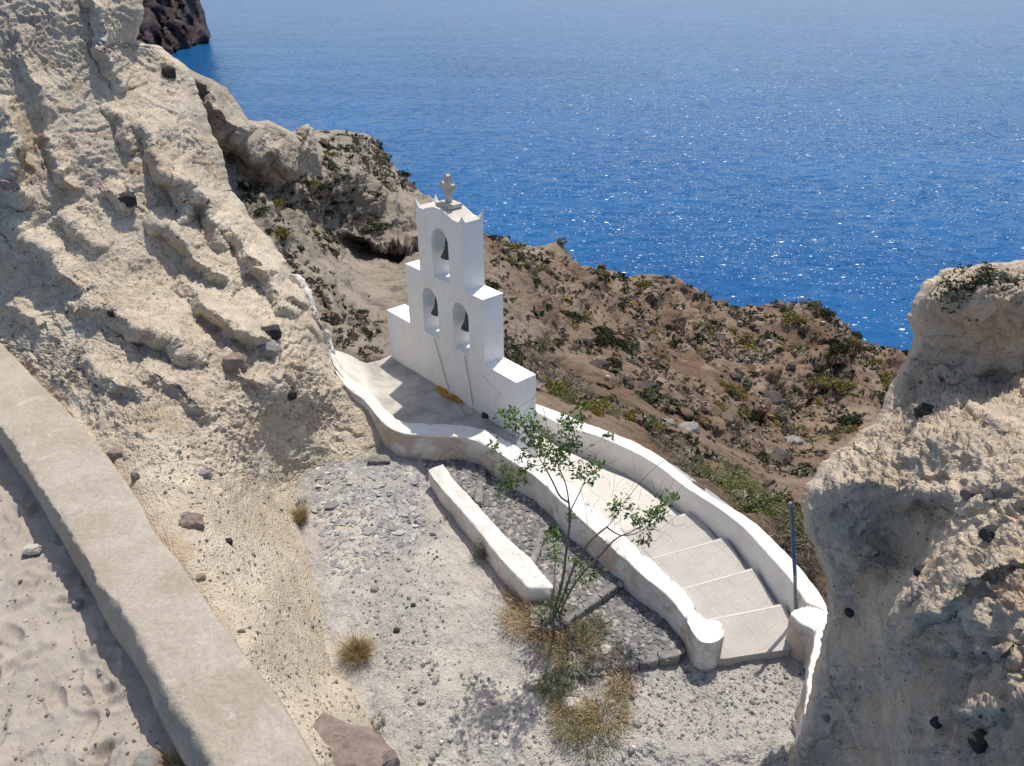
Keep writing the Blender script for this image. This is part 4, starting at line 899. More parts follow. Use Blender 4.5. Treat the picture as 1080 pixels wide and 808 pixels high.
def cross():
    P = [(-.09, 0), (.09, 0), (.085, .52), (.10, .54), (.30, .50), (.36, .55), (.36, .71), (.30, .76), (.10, .71), (.085, .74), (.085, .88), (.12, .93), (.10, 1.02), (.04, 1.06), (-.04, 1.06), (-.10, 1.02), (-.12, .93), (-.085, .88), (-.085, .74), (-.10, .71), (-.30, .76), (-.36, .71), (-.36, .55), (-.30, .50), (-.10, .54), (-.085, .52)]
    n = len(P); V = np.concatenate([tw(np.array([p[0] for p in P])+.05, np.full(n, .41+k*.18), np.array([p[1] for p in P])+.36) for k in (0, 1)])
    tr = tessellate_polygon([[Vector((a, b, 0)) for a, b in P]]); F = [tuple(t) for t in tr]+[tuple(n+i for i in t[::-1]) for t in tr]+[(i, (i+1) % n, n+(i+1) % n, n+i) for i in range(n)]
    o = mesh_obj('cross', V, F, M['marble'], None, False); m = o.modifiers.new('bevel', 'BEVEL'); m.width = .01; m.segments = 2; m.limit_method = 'ANGLE'; return o
adopt(bf, cross())

def tube(pts, r, sides=6, closed_end=True):
    pts = np.asarray(pts, float); n = len(pts); r = np.asarray(r)*np.ones(n); T_ = np.gradient(pts, axis=0); T_ /= np.linalg.norm(T_, axis=1)[:, None]+1e-9
    ref = np.array([0, 0, 1.]) if abs(T_[0, 2]) < .9 else np.array([1., 0, 0]); V = []
    for i in range(n):
        a = np.cross(T_[i], ref); a /= np.linalg.norm(a)+1e-9; b = np.cross(T_[i], a); ref = -np.cross(T_[i], a) if False else ref
        for k in range(sides): t = 2*math.pi*k/sides; V.append(pts[i]+r[i]*(math.cos(t)*a+math.sin(t)*b))
    F = [(i*sides+k, i*sides+(k+1) % sides, (i+1)*sides+(k+1) % sides, (i+1)*sides+k) for i in range(n-1) for k in range(sides)]
    F.append(tuple(range(sides))); F.append(tuple((n-1)*sides+k for k in range(sides))[::-1]); return np.array(V), F
def merge(parts):
    V = []; F = []; b = 0
    for v, f in parts: V.append(v); F += [tuple(i+b for i in q) for q in f]; b += len(v)
    return np.concatenate(V), F

bell_px = [((472, 252), 'green bronze bell hanging in the single top arch of the white bell tower'), ((462.5, 323), 'green bronze bell hanging in the lower left arch of the tower'), ((494, 341), 'green bronze bell hanging in the lower right arch of the tower')]
prof = [(.0, 0), (.05, 0), (.085, -.02), (.10, -.06), (.115, -.16), (.14, -.26), (.19, -.34), (.215, -.38), (.205, -.385), (.0, -.36)]
for (xa, xb, zb, zs_), (pxy, lab) in zip(ops, bell_px):
    cx = xa+(xb-xa)*.5; zt = zs_+.05; yc = .5
    # hook beam
    v, f = tube([tw(np.array(xa-.05), np.array(yc), np.array(zt+.22)), tw(np.array(xb+.05), np.array(yc), np.array(zt+.22))], .016)
    adopt(bf, mesh_obj('bell_bar', v, f, M['iron']))
    c = tw(np.array(cx), np.array(yc), np.array(zt+.12)); root = empty('bell', c); tag(root, lab, 'bell', 'bells of the tower')
    sc = 1.04; seg = 20; V = []; 
    for r_, z_ in prof:
        for k in range(seg): a = 2*math.pi*k/seg; V.append((c[0]+r_*sc*math.cos(a), c[1]+r_*sc*math.sin(a), c[2]-.02+z_*sc*1.12))
    F = [(i*seg+k, i*seg+(k+1) % seg, (i+1)*seg+(k+1) % seg, (i+1)*seg+k) for i in range(len(prof)-1) for k in range(seg)]
    adopt(root, mesh_obj('bell_body', V, F, M['bronze']))
    v, f = tube([c+np.array([0, 0, .075]), c+np.array([0, 0, -.03])], .022); adopt(root, mesh_obj('hanger', v, f, M['iron']))
    v, f = tube([c+np.array([0, 0, -.3]), c+np.array([0, 0, -.44]), c+np.array([0, 0, -.49])], [.012, .02, .035], 8); adopt(root, mesh_obj('clapper', v, f, M['iron']))
def rope(px, labels, k):
    pts = [at(u, v, .0) for u, v in px]
    P = []
    for (u, v) in px:
        x, z = tpx(u, v, -.04); P.append(tw(np.array(x), np.array(-.04), np.array(z)))
    P = smooth_line(np.array(P), 2); v, f = tube(P, .009, 6); o = mesh_obj('bell_rope', v, f, M['rope']); tag(o, labels, 'rope', 'bell ropes'); return o
rope([(458, 356.5), (460, 364), (463.5, 376), (467, 390), (471.5, 404), (474, 411)], 'thin tan rope hanging from the lower left bell arch', 0)
rope([(490, 375), (492, 388), (495, 402), (497.5, 418), (498.5, 429)], 'thin tan rope hanging from the lower right bell arch', 1)
# yellow rope heap
g = np.random.default_rng(2); pts = []
for i in range(150):
    t = i*.42; r = .04+.24*g.random(); c0 = at(474, 416.5, .12)
    pts.append(c0+AX*(math.cos(t)*r*1.9)+AY*(math.sin(t)*r*.8)+np.array([0, 0, .02+.07*g.random()*max(0, 1-r*2.5)]))
pts = smooth_line(np.array(pts), 1); v1, f1 = tube(pts, .010, 5)
tail = smooth_line(np.array([at(u, v, .14) for u, v in ((481, 417), (486, 424), (487, 432), (490, 437), (495, 438.5), (499, 436), (500, 431), (497, 426))]), 2); v2, f2 = tube(tail, .007, 5)
V, F = merge([(v1, f1), (v2, f2)]); tag(mesh_obj('rope_heap', V, F, M['yrope']), 'tangled yellow rope lying on the terrace at the foot of the tower', 'rope')

# ------------------------------------------------------------------ pole
pb = at(841.5, 656, -.75); pt = up_at(834, 530, pb[1]+.12)
pr = empty('metal_pole', pb); tag(pr, 'thin upright metal pole, blue at the top, behind the end of the sea wall', 'pole')
mid_ = pb+(pt-pb)*.42
v, f = tube([pb-np.array([0, 0, .2]), mid_], .028, 10); adopt(pr, mesh_obj('lower_tube', v, f, M['steel']))
v, f = tube([mid_, pb+(pt-pb)*.97], .030, 10); adopt(pr, mesh_obj('upper_tube', v, f, M['bluepaint']))
v, f = tube([pb+(pt-pb)*.97, pt], .034, 10); adopt(pr, mesh_obj('cap', v, f, M['steel']))

# ------------------------------------------------------------------ stones
def ico(sub=3):
    bm = bmesh.new(); bmesh.ops.create_icosphere(bm, subdivisions=sub, radius=1); V = np.array([v.co[:] for v in bm.verts]); F = [tuple(v.index for v in f.verts) for f in bm.faces]; bm.free(); return V, F
IV, IF = ico(3)
def stone(name, c, size, mat, label, cat='stone', group=None, seed=0, squash=(1, .8, .6), ang=0., blocky=.5):
    V = IV*(1+.28*fbm(IV, 1.1, 3, .5, seed*7.3+3)[:, None]); m = np.abs(V).max(1)[:, None]; V = V*(1-blocky)+blocky*np.clip(V, -.72, .72)*1.15
    V = V*np.array(squash)*size; V = V+IV*(fbm(V/size, 3, 3, .6, seed)*.06*size)[:, None]
    ca, sa = math.cos(ang), math.sin(ang); V = V@np.array([[ca, sa, 0], [-sa, ca, 0], [0, 0, 1]])
    o = mesh_obj(name, V, IF, mat, None, False); o.location = Vector([float(q) for q in c]); tag(o, label, cat, group); return o
def on(Pg, U, V_, u, v):                # nearest surface point to a photo point
    i = np.argmin((U-u)**2+(V_-v)**2); return Pg.reshape(-1, 3)[i]
def incl(u, v, r, mat, lab, Pg=CP, U=CU, V_=CV, seed=0, sq=(1, .8, .8), ang=.4, push=.0, cat='stone', grp='lava stones set in the ash'):
    r = r*1.2 if Pg is CP else r*.72; p = on(Pg, U, V_, u, v); d = (CAM-p)/np.linalg.norm(CAM-p); stone('embedded_stone', p+d*(push-r*.12), r, mat, lab, cat, grp, seed, sq, ang, .55)
incl(285, 352, .17, M['lava'], 'black lava stone sitting on top of the pale stone near the cliff edge', seed=1, push=.05)
incl(277, 369, .26, M['greystone'], 'large grey stone under the black one on the pitted cliff', seed=2, sq=(1, .7, .6))
incl(248, 383, .20, M['brownstone'], 'reddish brown stone stuck in the cliff left of the grey stone', seed=3)
incl(306, 417, .15, M['lava'], 'pointed black stone jutting from the cliff above the gravel', seed=4, sq=(1, .6, .7))
incl(132, 213, .17, M['lava'], 'black block at the end of a knob in the middle of the cliff', seed=5, push=.1)
incl(178, 76, .16, M['lava'], 'black hole-like stone high on the cliff shoulder', seed=6)
incl(215, 502, .09, M['greystone'], 'small grey stone in a cluster on the scraped slope', seed=7)
incl(123, 479, .13, M['brownstone'], 'brown stone on the slope just above the kerb', seed=8)
incl(202, 553, .15, M['brownstone'], 'brown wedge-shaped stone on the scraped slope', seed=9)
incl(197, 544, .07, M['greystone'], 'small grey stone touching the brown wedge-shaped stone', seed=10)
incl(144, 505, .12, M['greystone'], 'flat grey slab stone set in the slope beside the kerb', seed=11, sq=(.5, .5, 1))
incl(240, 572, .06, M['lava'], 'dark pebble in the middle of the scraped slope', seed=12)
incl(212, 609, .06, M['brownstone'], 'small orange brown stone beside the kerb', seed=14)
incl(118, 330, .08, M['lava'], 'black stone under the long ledge of the cliff', seed=15)
incl(286, 737, .07, M['greystone'], 'grey stone wedged along the lower end of the kerb', seed=16)
incl(262, 704, .06, M['greystone'], 'blue grey stone against the kerb', seed=17)
incl(12, 195, .12, M['brownstone'], 'dark angular hole stone at the far left of the cliff', seed=18)
incl(978, 440, .17, M['lava'], 'black stone in the lit ledge of the foreground rock', RP, RU, RV, 20)
incl(1050, 568, .11, M['lava'], 'black stone on the upper bulge of the foreground rock', RP, RU, RV, 21)
incl(1040, 783, .10, M['lava'], 'large round black stone low in the foreground rock', RP, RU, RV, 22, sq=(1, .9, .9))
incl(975, 605, .085, M['lava'], 'black stone in the shaded face above the lower bulge', RP, RU, RV, 23)
incl(898, 645, .10, M['lava'], 'black stone in the dark cleft beside the white wall', RP, RU, RV, 24)
incl(992, 763, .07, M['lava'], 'small black stone left of the round one in the foreground rock', RP, RU, RV, 25)
incl(1025, 520, .10, M['brownstone'], 'brown knob stone at the fold of the foreground rock', RP, RU, RV, 26)
incl(872, 758, .10, M['greystone'], 'grey stone low on the dark face of the foreground rock', RP, RU, RV, 27)
def gstone(u, v, r, mat, lab, seed, grp='loose stones on the gravel', up=.3, sq=(1, .8, .6)):
    p = on(GP, GU, GV, u, v); stone('loose_stone', p+np.array([0, 0, r*up]), r, mat, lab, 'stone', grp, seed, sq)
gstone(418, 665, .06, M['lava'], 'dark stone on the gravel right of the round straw tuft', 30)
gstone(436, 640, .05, M['lava'], 'dark stone highest on the court gravel', 31)
gstone(395, 622, .08, M['greystone'], 'flat grey stone above the round straw tuft', 32)
gstone(445, 742, .07, M['greystone'], 'grey stone in the lower court beside the tree shadow', 33)
gstone(337, 538, .05, M['brownstone'], 'small stone beside the tuft at the cliff foot', 34)
gstone(602, 745, .16, M['palestone'], 'pale rock among the weeds below the tree', 35, sq=(1, .7, .7))
gstone(640, 690, .13, M['palestone'], 'whitish rock beside the cobbled step and the weeds', 36, sq=(1, .9, .4))
gstone(562, 720, .17, M['palestone'], 'pale boulder left of the weeds', 37, sq=(1, .8, .5))
gstone(400, 488, .22, M['greystone'], 'flat grey boulder in the corner below the parapet', 38, sq=(1.2, .6, .25))
gstone(843, 775, .14, M['brownstone'], 'brown rock lying at the foot of the foreground rock', 39, sq=(.8, 1.2, .6))
_p = at(33, 580, KZ(4.58)); stone('loose_stone', _p, .14, M['palestone'], 'white angular stone lying on the sand', 'stone', None, 40, (1, .6, .5), .3)
_p = at(82, 636, KZ(4.56)); stone('loose_stone', _p, .075, M['greystone'], 'small bluish stone in the shadow of the kerb', 'stone', None, 41)
_p = at(158, 804, KZ(4.56)); stone('loose_stone', _p, .17, M['greystone'], 'grey stone at the bottom edge beside the straw', 'stone', None, 42)
_p = at(360, 806, 1.35); stone('boulder', _p, .52, M['brownstone'], 'big reddish brown boulder at the lower end of the kerb', 'boulder', None, 43, (1.25, .8, .75), -.4, .6)
for k, (u, v, r) in enumerate(((461, 401, .07), (467, 406, .05), (473, 410, .05), (513, 438, .12))):
    stone('black_stone', at(u, v, .15), r, M['lava'], ['largest black stone at the left of the row along the tower foot', 'middle black stone of the row along the tower foot', 'right black stone of the row beside the rope', 'black heap by the right end of the tower foot'][k], 'stone', 'black stones on the terrace', 50+k)
wc = wall('whitewashed_rim', [(305, 290, 2.5), (311, 301, 2.3), (319, 318, 2.05), (328, 334, 1.8), (336, 350, 1.5), (346, 372, 1.0)], [(316, 290, 2.5), (325, 302, 2.3), (332, 318, 2.05), (339, 334, 1.8), (346, 350, 1.4), (353, 370, 1.0)],
          [1.5, 1.2, .6, .2], [0, 0, -.5, -.8], [M['old_white']], rnd=.16, wob=.07, cap0=True, cap1=True, seed=31)
tag(wc, 'whitewashed rounded rim along the cliff edge above the curb of the terrace', 'wall')
# big hill rocks
def hstone(u, v, r, lab, mat='hillrock', seed=0, sq=(1.3, .8, .7)):
    p = on(HP, HU, HV, u, v); r *= .6; stone('hill_boulder', p-np.array([0, 0, r*.25]), r, M[mat], lab, 'boulder', 'boulders on the hillside', seed, sq, .5, .6)
hstone(722, 458, .75, 'flat topped grey boulder beyond the sea wall', 'greystone', 60); hstone(700, 452, .5, 'smaller grey boulder left of the flat topped one', 'greystone', 61)
hstone(677, 412, 1.0, 'dark craggy outcrop above the flat topped boulder', seed=62); hstone(655, 405, .8, 'dark crag left of the outcrop above the boulders', seed=63)
hstone(625, 385, 1.1, 'long dark outcrop on the near hillside', seed=64, sq=(1.6, .7, .5)); hstone(595, 262, 1.8, 'black rock on the ridge line', seed=65)
hstone(758, 322, 2.3, 'dark crest rock in the dip of the ridge', seed=66); hstone(790, 440, 2.2, 'dark gully outcrop in the middle of the brown slope', seed=67); hstone(810, 490, 1.5, 'dark rock near the foot of the brown slope', seed=68); hstone(830, 480, 1.2, 'greyish rock near the foot of the brown slope', 'greystone', 69)
hstone(757, 362, 1.6, 'black pitted rock on the upper brown slope', seed=70)

# loose pebbles
def pebbles(name, n, poly, size, seed, lab, mat='pebble', Pg=GP, U=GU, V_=GV, flat=.6):
    g = np.random.default_rng(seed); U1 = U.ravel(); V1 = V_.ravel(); m = inside(poly, U1, V1); idx = np.where(m)[0]
    pick = g.choice(idx, n); P = Pg.reshape(-1, 3)[pick]; r = size*g.gamma(2.2, .45, n)+size*.3
    SV, SF = stones_mesh(P[:, 0], P[:, 1], P[:, 2]+r*(.15 if flat > .3 else .0), r, seed, flat, 6)
    tag(mesh_obj(name, SV, SF, M[mat], None, False), lab, kind='stuff')
pebbles('gravel', 1900, [(318, 490), (560, 490), (640, 600), (700, 700), (860, 700), (845, 780), (700, 790), (600, 800), (430, 808), (330, 600)], .010, 1, 'loose pale gravel')
pebbles('grey_gravel', 1200, [(640, 715), (720, 700), (850, 700), (840, 770), (740, 785), (680, 775), (640, 760)], .011, 2, 'loose grey gravel on the landing', 'cobble')
pebbles('stone_chips', 650, [(318, 490), (470, 480), (470, 560), (470, 700), (430, 760), (380, 640), (330, 560)], .013, 3, 'grey stone chips', 'cobble')
pebbles('slope_chips', 1300, [(150, 470), (300, 430), (312, 520), (330, 640), (380, 740), (420, 800), (335, 800), (230, 640)], .011, 7, 'small stone chips stuck in the scraped ash slope', 'chips', CP, CU, CV)
pebbles('sand_grit', 260, [(-20, 480), (60, 600), (130, 720), (200, 830), (-20, 830)], .011, 8, 'small grit and stone chips on the sand', 'chips', SP, SU, SV_)
pebbles('broken_paving', 1100, [(320, 492), (400, 478), (450, 500), (450, 560), (400, 600), (350, 610), (335, 560)], 
        .032, 12, 'flat broken grey paving stones sunk in the court', 'paver', flat=.09)
pebbles('rubble', 260, [(430, 690), (560, 720), (660, 720), (700, 808), (430, 808)], .022, 4, 'coarse pale rubble')

# ------------------------------------------------------------------ plants
def blades(n, base, spread, length, width, lean=.7, seed=0, droop=.4, up=1., dirs=None, curl=1.):
    g = np.random.default_rng(seed); V = []; F = []
    for i in range(n):
        a = g.uniform(0, 2*math.pi); r = spread*math.sqrt(g.random()); b0 = base+np.array([math.cos(a)*r, math.sin(a)*r, -.01])
        a2 = a+g.normal(0, .6); le = lean*g.uniform(.1, 1.2); L = length*g.uniform(.5, 1.1); d = np.array([math.cos(a2)*le, math.sin(a2)*le, up]); d /= np.linalg.norm(d)
        side = np.array([-math.sin(a2+g.normal(0, .8)), math.cos(a2), 0]); w = width*g.uniform(.6, 1.3)
        p0 = b0; p1 = b0+d*L*.5; p2 = b0+d*L+np.array([math.cos(a2), math.sin(a2), 0])*L*droop*.4-np.array([0, 0, L*droop*g.random()*.6])
        k = len(V); V += [p0-side*w, p0+side*w, p1-side*w*.8, p1+side*w*.8, p2]; F += [(k, k+1, k+3, k+2), (k+2, k+3, k+4)]
    return np.array(V), F
def leaves(centers, n, rad, size, seed=0, squash=.7):
    g = np.random.default_rng(seed); V = []; F = []
    for c in centers:
        for i in range(n):
            o = g.normal(0, 1, 3)*rad*.5; o[2] *= squash; p = c+o; d = g.normal(0, 1, 3); d[2] = d[2]*.6+.1; d /= np.linalg.norm(d); s = np.cross(d, g.normal(0, 1, 3)); s /= np.linalg.norm(s)
            L = size*g.uniform(.6, 1.3); w = L*.22; nn = np.cross(d, s); k = len(V)
            V += [p, p+d*L*.45+s*w+nn*L*.05, p+d*L, p+d*L*.45-s*w+nn*L*.05]; F += [(k, k+1, k+2, k+3)]
    return np.array(V), F

# tuft grasses
def tuft(u, v, h, n, mat, label, Pg=GP, U=GU, V_=GV, spread=.1, lean=.8, w=.004, seed=0, name='grass_tuft', p=None, grp='straw tufts', droop=.35):
    p = on(Pg, U, V_, u, v) if p is None else p
    Vv, Ff = blades(n, p, spread, h, w, lean, seed, droop)
    tag(mesh_obj(name, Vv, Ff, M[mat], None, False), label, 'grass', grp)
tuft(377, 692, .42, 800, 'tuftstraw', 'round golden straw tuft standing alone on the gravel court', spread=.13, seed=1, lean=.9)
tuft(316, 550, .36, 600, 'tuftstraw', 'straw tuft at the foot of the cliff where the gravel starts', spread=.12, seed=2)
tuft(318, 532, .16, 120, 'weed', 'green growth on top of the cliff-foot tuft', spread=.10, seed=3, grp=None)
tuft(398, 762, .13, 110, 'weed', 'small yellow green sprig on the lower gravel', spread=.10, seed=4, grp='small sprigs')
tuft(400, 772, .08, 50, 'straw', 'small orange sprig under the yellow green one', spread=.05, seed=5, grp='small sprigs')
tuft(0, 0, .27, 300, 'straw', 'bright straw bunch at the bottom edge beside the sand', spread=.12, seed=6, p=at(188, 808, KZ(4.55)), w=.004)
tuft(1070, 632, .10, 120, 'straw', 'dry straw on the foreground rock at the right edge', RP, RU, RV, spread=.08, seed=7, w=.002)
tuft(470, 548, .10, 40, 'straw', 'thin dry sprig in the shade of the low wall', spread=.04, seed=8, grp='small sprigs')
# weed heap below the tree
heap = [(560, 635, .32, 420, 'straw', 'orange dry grass at the end of the low wall', .20), (575, 665, .36, 420, 'straw', 'dry brown weeds left of the tree foot', .22), (548, 660, .26, 240, 'straw', 'thin pale straw at the left edge of the weeds', .18), (600, 690, .32, 420, 'tuftstraw', 'brown weed clump below the tree', .22),
        (640, 700, .26, 300, 'straw', 'orange dry clump beside the lowest cobbled step', .14), (622, 672, .28, 200, 'weed', 'green weed between tree and cobbles', .16), (585, 728, .22, 300, 'weed', 'dark green weed at the left of the mound', .15), (615, 705, .22, 260, 'weed', 'grey green weed in the middle of the mound', .2),
        (605, 762, .22, 460, 'tuftstraw', 'brown bush at the bottom left of the mound', .20), (640, 758, .22, 460, 'tuftstraw', 'brown bush at the bottom right of the mound', .22), (625, 780, .18, 300, 'weed', 'low dry growth at the bottom of the picture', .25), (655, 728, .18, 160, 'straw', 'short straw right of the mound', .12), (590, 645, .3, 200, 'weed', 'green shoots at the tree foot', .14), (545, 625, .2, 120, 'straw', 'loose straw by the broken wall end', .16)]
for k, (u, v, h, n, mt, lab, sp_) in enumerate(heap):
    sp_ *= 1.5; h *= 1.3; n = int(n*1.0); p = on(GP, GU, GV, u, v)+np.array([0, 0, .02]); Vv, Ff = blades(n, p, sp_, h, .0042, 1.2, 100+k, .7)
    lv, lf = leaves([p+np.array([rng.normal(0, sp_*.6), rng.normal(0, sp_*.6), rng.uniform(.03, h*.6)]) for _ in range(60)], 10, .10, .032, k)
    V, F = merge([(Vv, Ff), (lv, lf)]); tag(mesh_obj('weed_clump', V, F, M[mt], None, False), lab, 'weeds', 'weeds on the mound')
p = on(GP, GU, GV, 503, 590)+np.array([.05, .0, .05]); cc = [p+np.array([rng.normal(0, .08), rng.normal(0, .06), rng.uniform(0, .28)]) for _ in range(30)]
v1, f1 = leaves(cc, 14, .07, .035, 9); v2, f2 = blades(120, p, .1, .25, .003, .8, 9); V, F = merge([(v1, f1), (v2, f2)])
tag(mesh_obj('plant', V, F, M['weed'], None, False), 'dark grey green plant growing against the side of the low wall', 'plant')
# plant hanging at left of tree, against the parapet
# small tree
ty = at(583, 655, -.72)[1]
def tp(u, v, dy=0.): return up_at(u, v, ty+dy)
tr = empty('small_tree', at(583, 655, -.75)); tag(tr, 'thin leafy sapling growing from the weeds in front of the parapet', 'tree')
stems = [([(580, 660), (588, 632), (594, 610), (598, 574), (601.7, 547.7), (600, 530)], .030, .016, 0), ([(600, 530), (590, 524), (584, 510), (577, 497), (573, 490)], .016, .009, .05), ([(600, 530), (598, 515), (594, 503), (589, 493), (587, 482)], .013, .007, -.1), ([(601, 540), (607, 528), (613, 516), (618, 505), (622, 497)], .010, .005, .1),
         ([(583, 655), (594, 630), (602, 605), (609, 589), (621, 571.5), (632, 562), (640, 556)], .024, .012, .15), ([(640, 556), (648, 562), (656.6, 565.5), (671.5, 563), (685, 554), (697, 547), (710, 543)], .012, .004, .2), ([(585, 660), (600, 625), (615, 603), (633, 586), (645, 572), (653.6, 565.5), (664, 562)], .020, .009, -.1),
         ([(640, 556), (648, 547), (655, 538)], .010, .004, .25), ([(664, 562), (676, 555), (686, 545), (694, 534)], .008, .004, 0), ([(573, 490), (566, 478), (560, 462), (548, 446)], .008, .003, .05), ([(573, 490), (578, 474), (588, 456), (603, 445)], .008, .003, .1), ([(587, 482), (592, 470), (604, 462)], .006, .003, -.1),
         ([(580, 652), (584, 620), (586, 590), (583, 566)], .010, .005, .2), ([(592, 640), (606, 615), (616, 600)], .008, .004, .1), ([(573, 490), (560, 492), (548, 500), (535, 508)], .006, .003, .15), ([(573, 482), (582, 470), (577, 452), (573, 430)], .006, .003, .1),
         ([(671, 563), (678, 580), (690, 590)], .004, .002, 0), ([(697, 547), (712, 556), (724, 552)], .004, .002, .1), ([(653, 538), (666, 520), (680, 503), (700, 485), (712, 478)], .006, .002, .2), ([(600, 445), (624, 440), (650, 452), (666, 458)], .004, .002, .2), ([(620, 560), (618, 535), (612, 515)], .004, .002, .3)]
parts = []
for px, r0, r1, dy in stems:
    P = smooth_line(np.array([tp(u, v, dy*i/len(px)) for i, (u, v) in enumerate(px)]), 2); parts.append(tube(P, np.linspace(r0, r1, len(P)), 6))
V, F = merge(parts[:1]); adopt(tr, mesh_obj('trunk', V, F, M['bark']))
tw_ = []
g = np.random.default_rng(31)
for k in range(95):
    u0, v0, s = [(640, 520, 40), (690, 530, 30), (600, 460, 40), (540, 470, 30), (575, 430, 35), (660, 560, 30)][k % 6]
    a = g.uniform(-2.6, -.5); L = g.uniform(14, 42); u1 = u0+g.normal(0, s*.5); v1_ = v0+g.normal(0, s*.45)+12
    cv = g.normal(0, 6); dy = g.normal(.1, .15); tw_.append(tube(smooth_line(np.array([tp(u1, v1_, dy), tp(u1+math.cos(a)*L*.5+cv, v1_+math.sin(a)*L*.5, dy), tp(u1+math.cos(a)*L, v1_+math.sin(a)*L+abs(cv), dy)]), 1), [.003, .0028, .0025, .002, .0015, .001][:6] if False else .0022, 4))
V, F = merge(parts[1:]+tw_); adopt(tr, mesh_obj('branches', V, F, M['bark']))
clus = [(538, 441, 9), (549, 446, 9), (545, 436, 7), (564, 447, 10), (568, 455, 8), (573, 468, 12), (566, 472, 9), (580, 476, 11), (588, 480, 12), (592, 488, 8), (577, 488, 7), (603, 445, 10), (596, 451, 8), (611, 440, 8), (604, 468, 9), (600, 475, 6), (618, 498, 11), (629, 497, 9), (613, 506, 5), (640, 462, 4), (582, 562, 9), (583, 580, 8), (590, 588, 6), (615, 600, 9), (610, 612, 7), (606, 590, 6), (650, 538, 8), (657, 532, 7), (668, 545, 6), (682, 548, 10), (675, 555, 8), (690, 540, 9), (697, 530, 9), (700, 540, 6), (712, 524, 4), (672, 570, 5), (684, 566, 4),
        (526, 491, 6), (535, 507, 9), (545, 503, 8), (552, 498, 7), (530, 518, 6), (523, 470, 5), (585, 640, 9), (574, 648, 8), (592, 625, 6), (601, 545, 3), (555, 488, 6), (560, 465, 6)]
lp = []
for k, (u, v, r) in enumerate(clus):
    c = [tp(u+g.normal(0, r*.6), v+g.normal(0, r*.6), g.normal(.05, .12)) for _ in range(max(3, int(r*.9)))]
    lp.append(leaves(c, 8, .085, .085, 300+k))
V, F = merge(lp); adopt(tr, mesh_obj('foliage', V, F, M['leaf'], None, False))

# shrubs on the hillside
def shrub_mesh(name, mat, seed, n=900, h=.95, size=.13, twiggy=False):
    g = np.random.default_rng(seed); V = []; F = []
    lob = [(g.normal(0, .38), g.normal(0, .38), g.uniform(.15, .4), g.uniform(.35, .6)) for _ in range(6)]+[(0, 0, .3, .6)]
    for i in range(n):
        cx, cy, cz, R = lob[g.integers(len(lob))]; d = g.normal(0, 1, 3); d /= np.linalg.norm(d); d[2] = abs(d[2])*1.0-.15; rr = R*g.uniform(.55, 1.05)
        p = np.array([cx, cy, cz*h])+d*rr*np.array([1, 1, h]); s1 = g.normal(0, 1, 3); s1 /= np.linalg.norm(s1); s2 = np.cross(s1, g.normal(0, 1, 3)); s2 /= np.linalg.norm(s2); a = size*g.uniform(.5, 1.2); b_ = a*(.5 if not twiggy else .12)
        if twiggy: s1 = d+s1*.6; a *= 1.6
        k = len(V); V += [p-s1*a*.5, p+s2*b_, p+s1*a*.8, p-s2*b_]; F.append((k, k+1, k+2, k+3))
    o = mesh_obj(name, V, F, M[mat], None, False); me = o.data; bpy.data.objects.remove(o); return me
SH = {'dark': [shrub_mesh('shrub', 'shrub_dark', 200+i) for i in range(3)], 'yellow': [shrub_mesh('shrub', 'shrub_yellow', 210+i) for i in range(3)], 'dry': [shrub_mesh('shrub', 'shrub_dry', 220+i, 700, .6, .16, True) for i in range(3)], 'green': [shrub_mesh('shrub', 'shrub_green', 230+i, 700, .8, .07) for i in range(3)]}
def put_shrub(kind, u, v, size, label, group, name='shrub', dz=0):
    p = on(HP, HU, HV, u, v); o = bpy.data.objects.new(name, random.choice(SH[kind])); COL.objects.link(o)
    o.location = Vector([float(q) for q in p])+Vector((0, 0, -size*.05+dz)); s = size; o.scale = (s*random.uniform(.85, 1.2), s*random.uniform(.85, 1.2), s*random.uniform(.7, 1.1)); o.rotation_euler = (0, 0, random.uniform(0, 6.28))
    tag(o, label, 'shrub', group); return o
hx = [p[0] for p in hillA]; hy = [p[1] for p in hillA]
def hill_ok(u, v):
    if v < np.interp(u, hx, hy)+3: return False
    if 400 < u < 560 and v > 190 and v > 205: 
        if u < 510: return False
    if u > 560 and v > np.interp(u, [p[0] for p in RF], [p[1] for p in RF])-3: return False
    if u < 560 and v > 440: return False
    if u > 960 or u < 245: return False
    if u > 840 and v > np.interp(u, [845, 860, 895, 926, 943, 960], [520, 500, 468, 440, 395, 372]): return False
    if u < 350 and v > np.interp(u, [240, 257, 269, 287, 307, 313, 349], [184, 214, 234, 252, 284, 298, 350]): return False
    if u < 342 and v < 195: return False
    if 355 < u < 440 and 248 < v < 312: return False
    return True
random.seed(8); cnt = 0; tries = 0
KN_ = {'dark': 'dark green', 'yellow': 'yellow tinged', 'dry': 'dry grey brown'}
ORD = ['leftmost', 'second', 'third', 'fourth', 'fifth', 'sixth', 'seventh', 'eighth', 'ninth', 'tenth', 'eleventh', 'twelfth', 'thirteenth', 'fourteenth', 'fifteenth', 'sixteenth', 'seventeenth', 'eighteenth', 'nineteenth', 'twentieth']
zones = {}
def zone(u, v):
    c = v-np.interp(u, hx, hy); row_ = 'crest of the' if c < 16 else 'upper' if c < 60 else 'middle' if c < 115 else 'lower'
    return row_, ('pale slope left of the tower' if u < 470 else 'brown slope nearest the tower' if u < 590 else 'brown slope above the sapling' if u < 680 else 'brown slope under the ridge dip' if u < 780 else 'brown slope under the last hump' if u < 870 else 'brown slope beside the foreground rock')
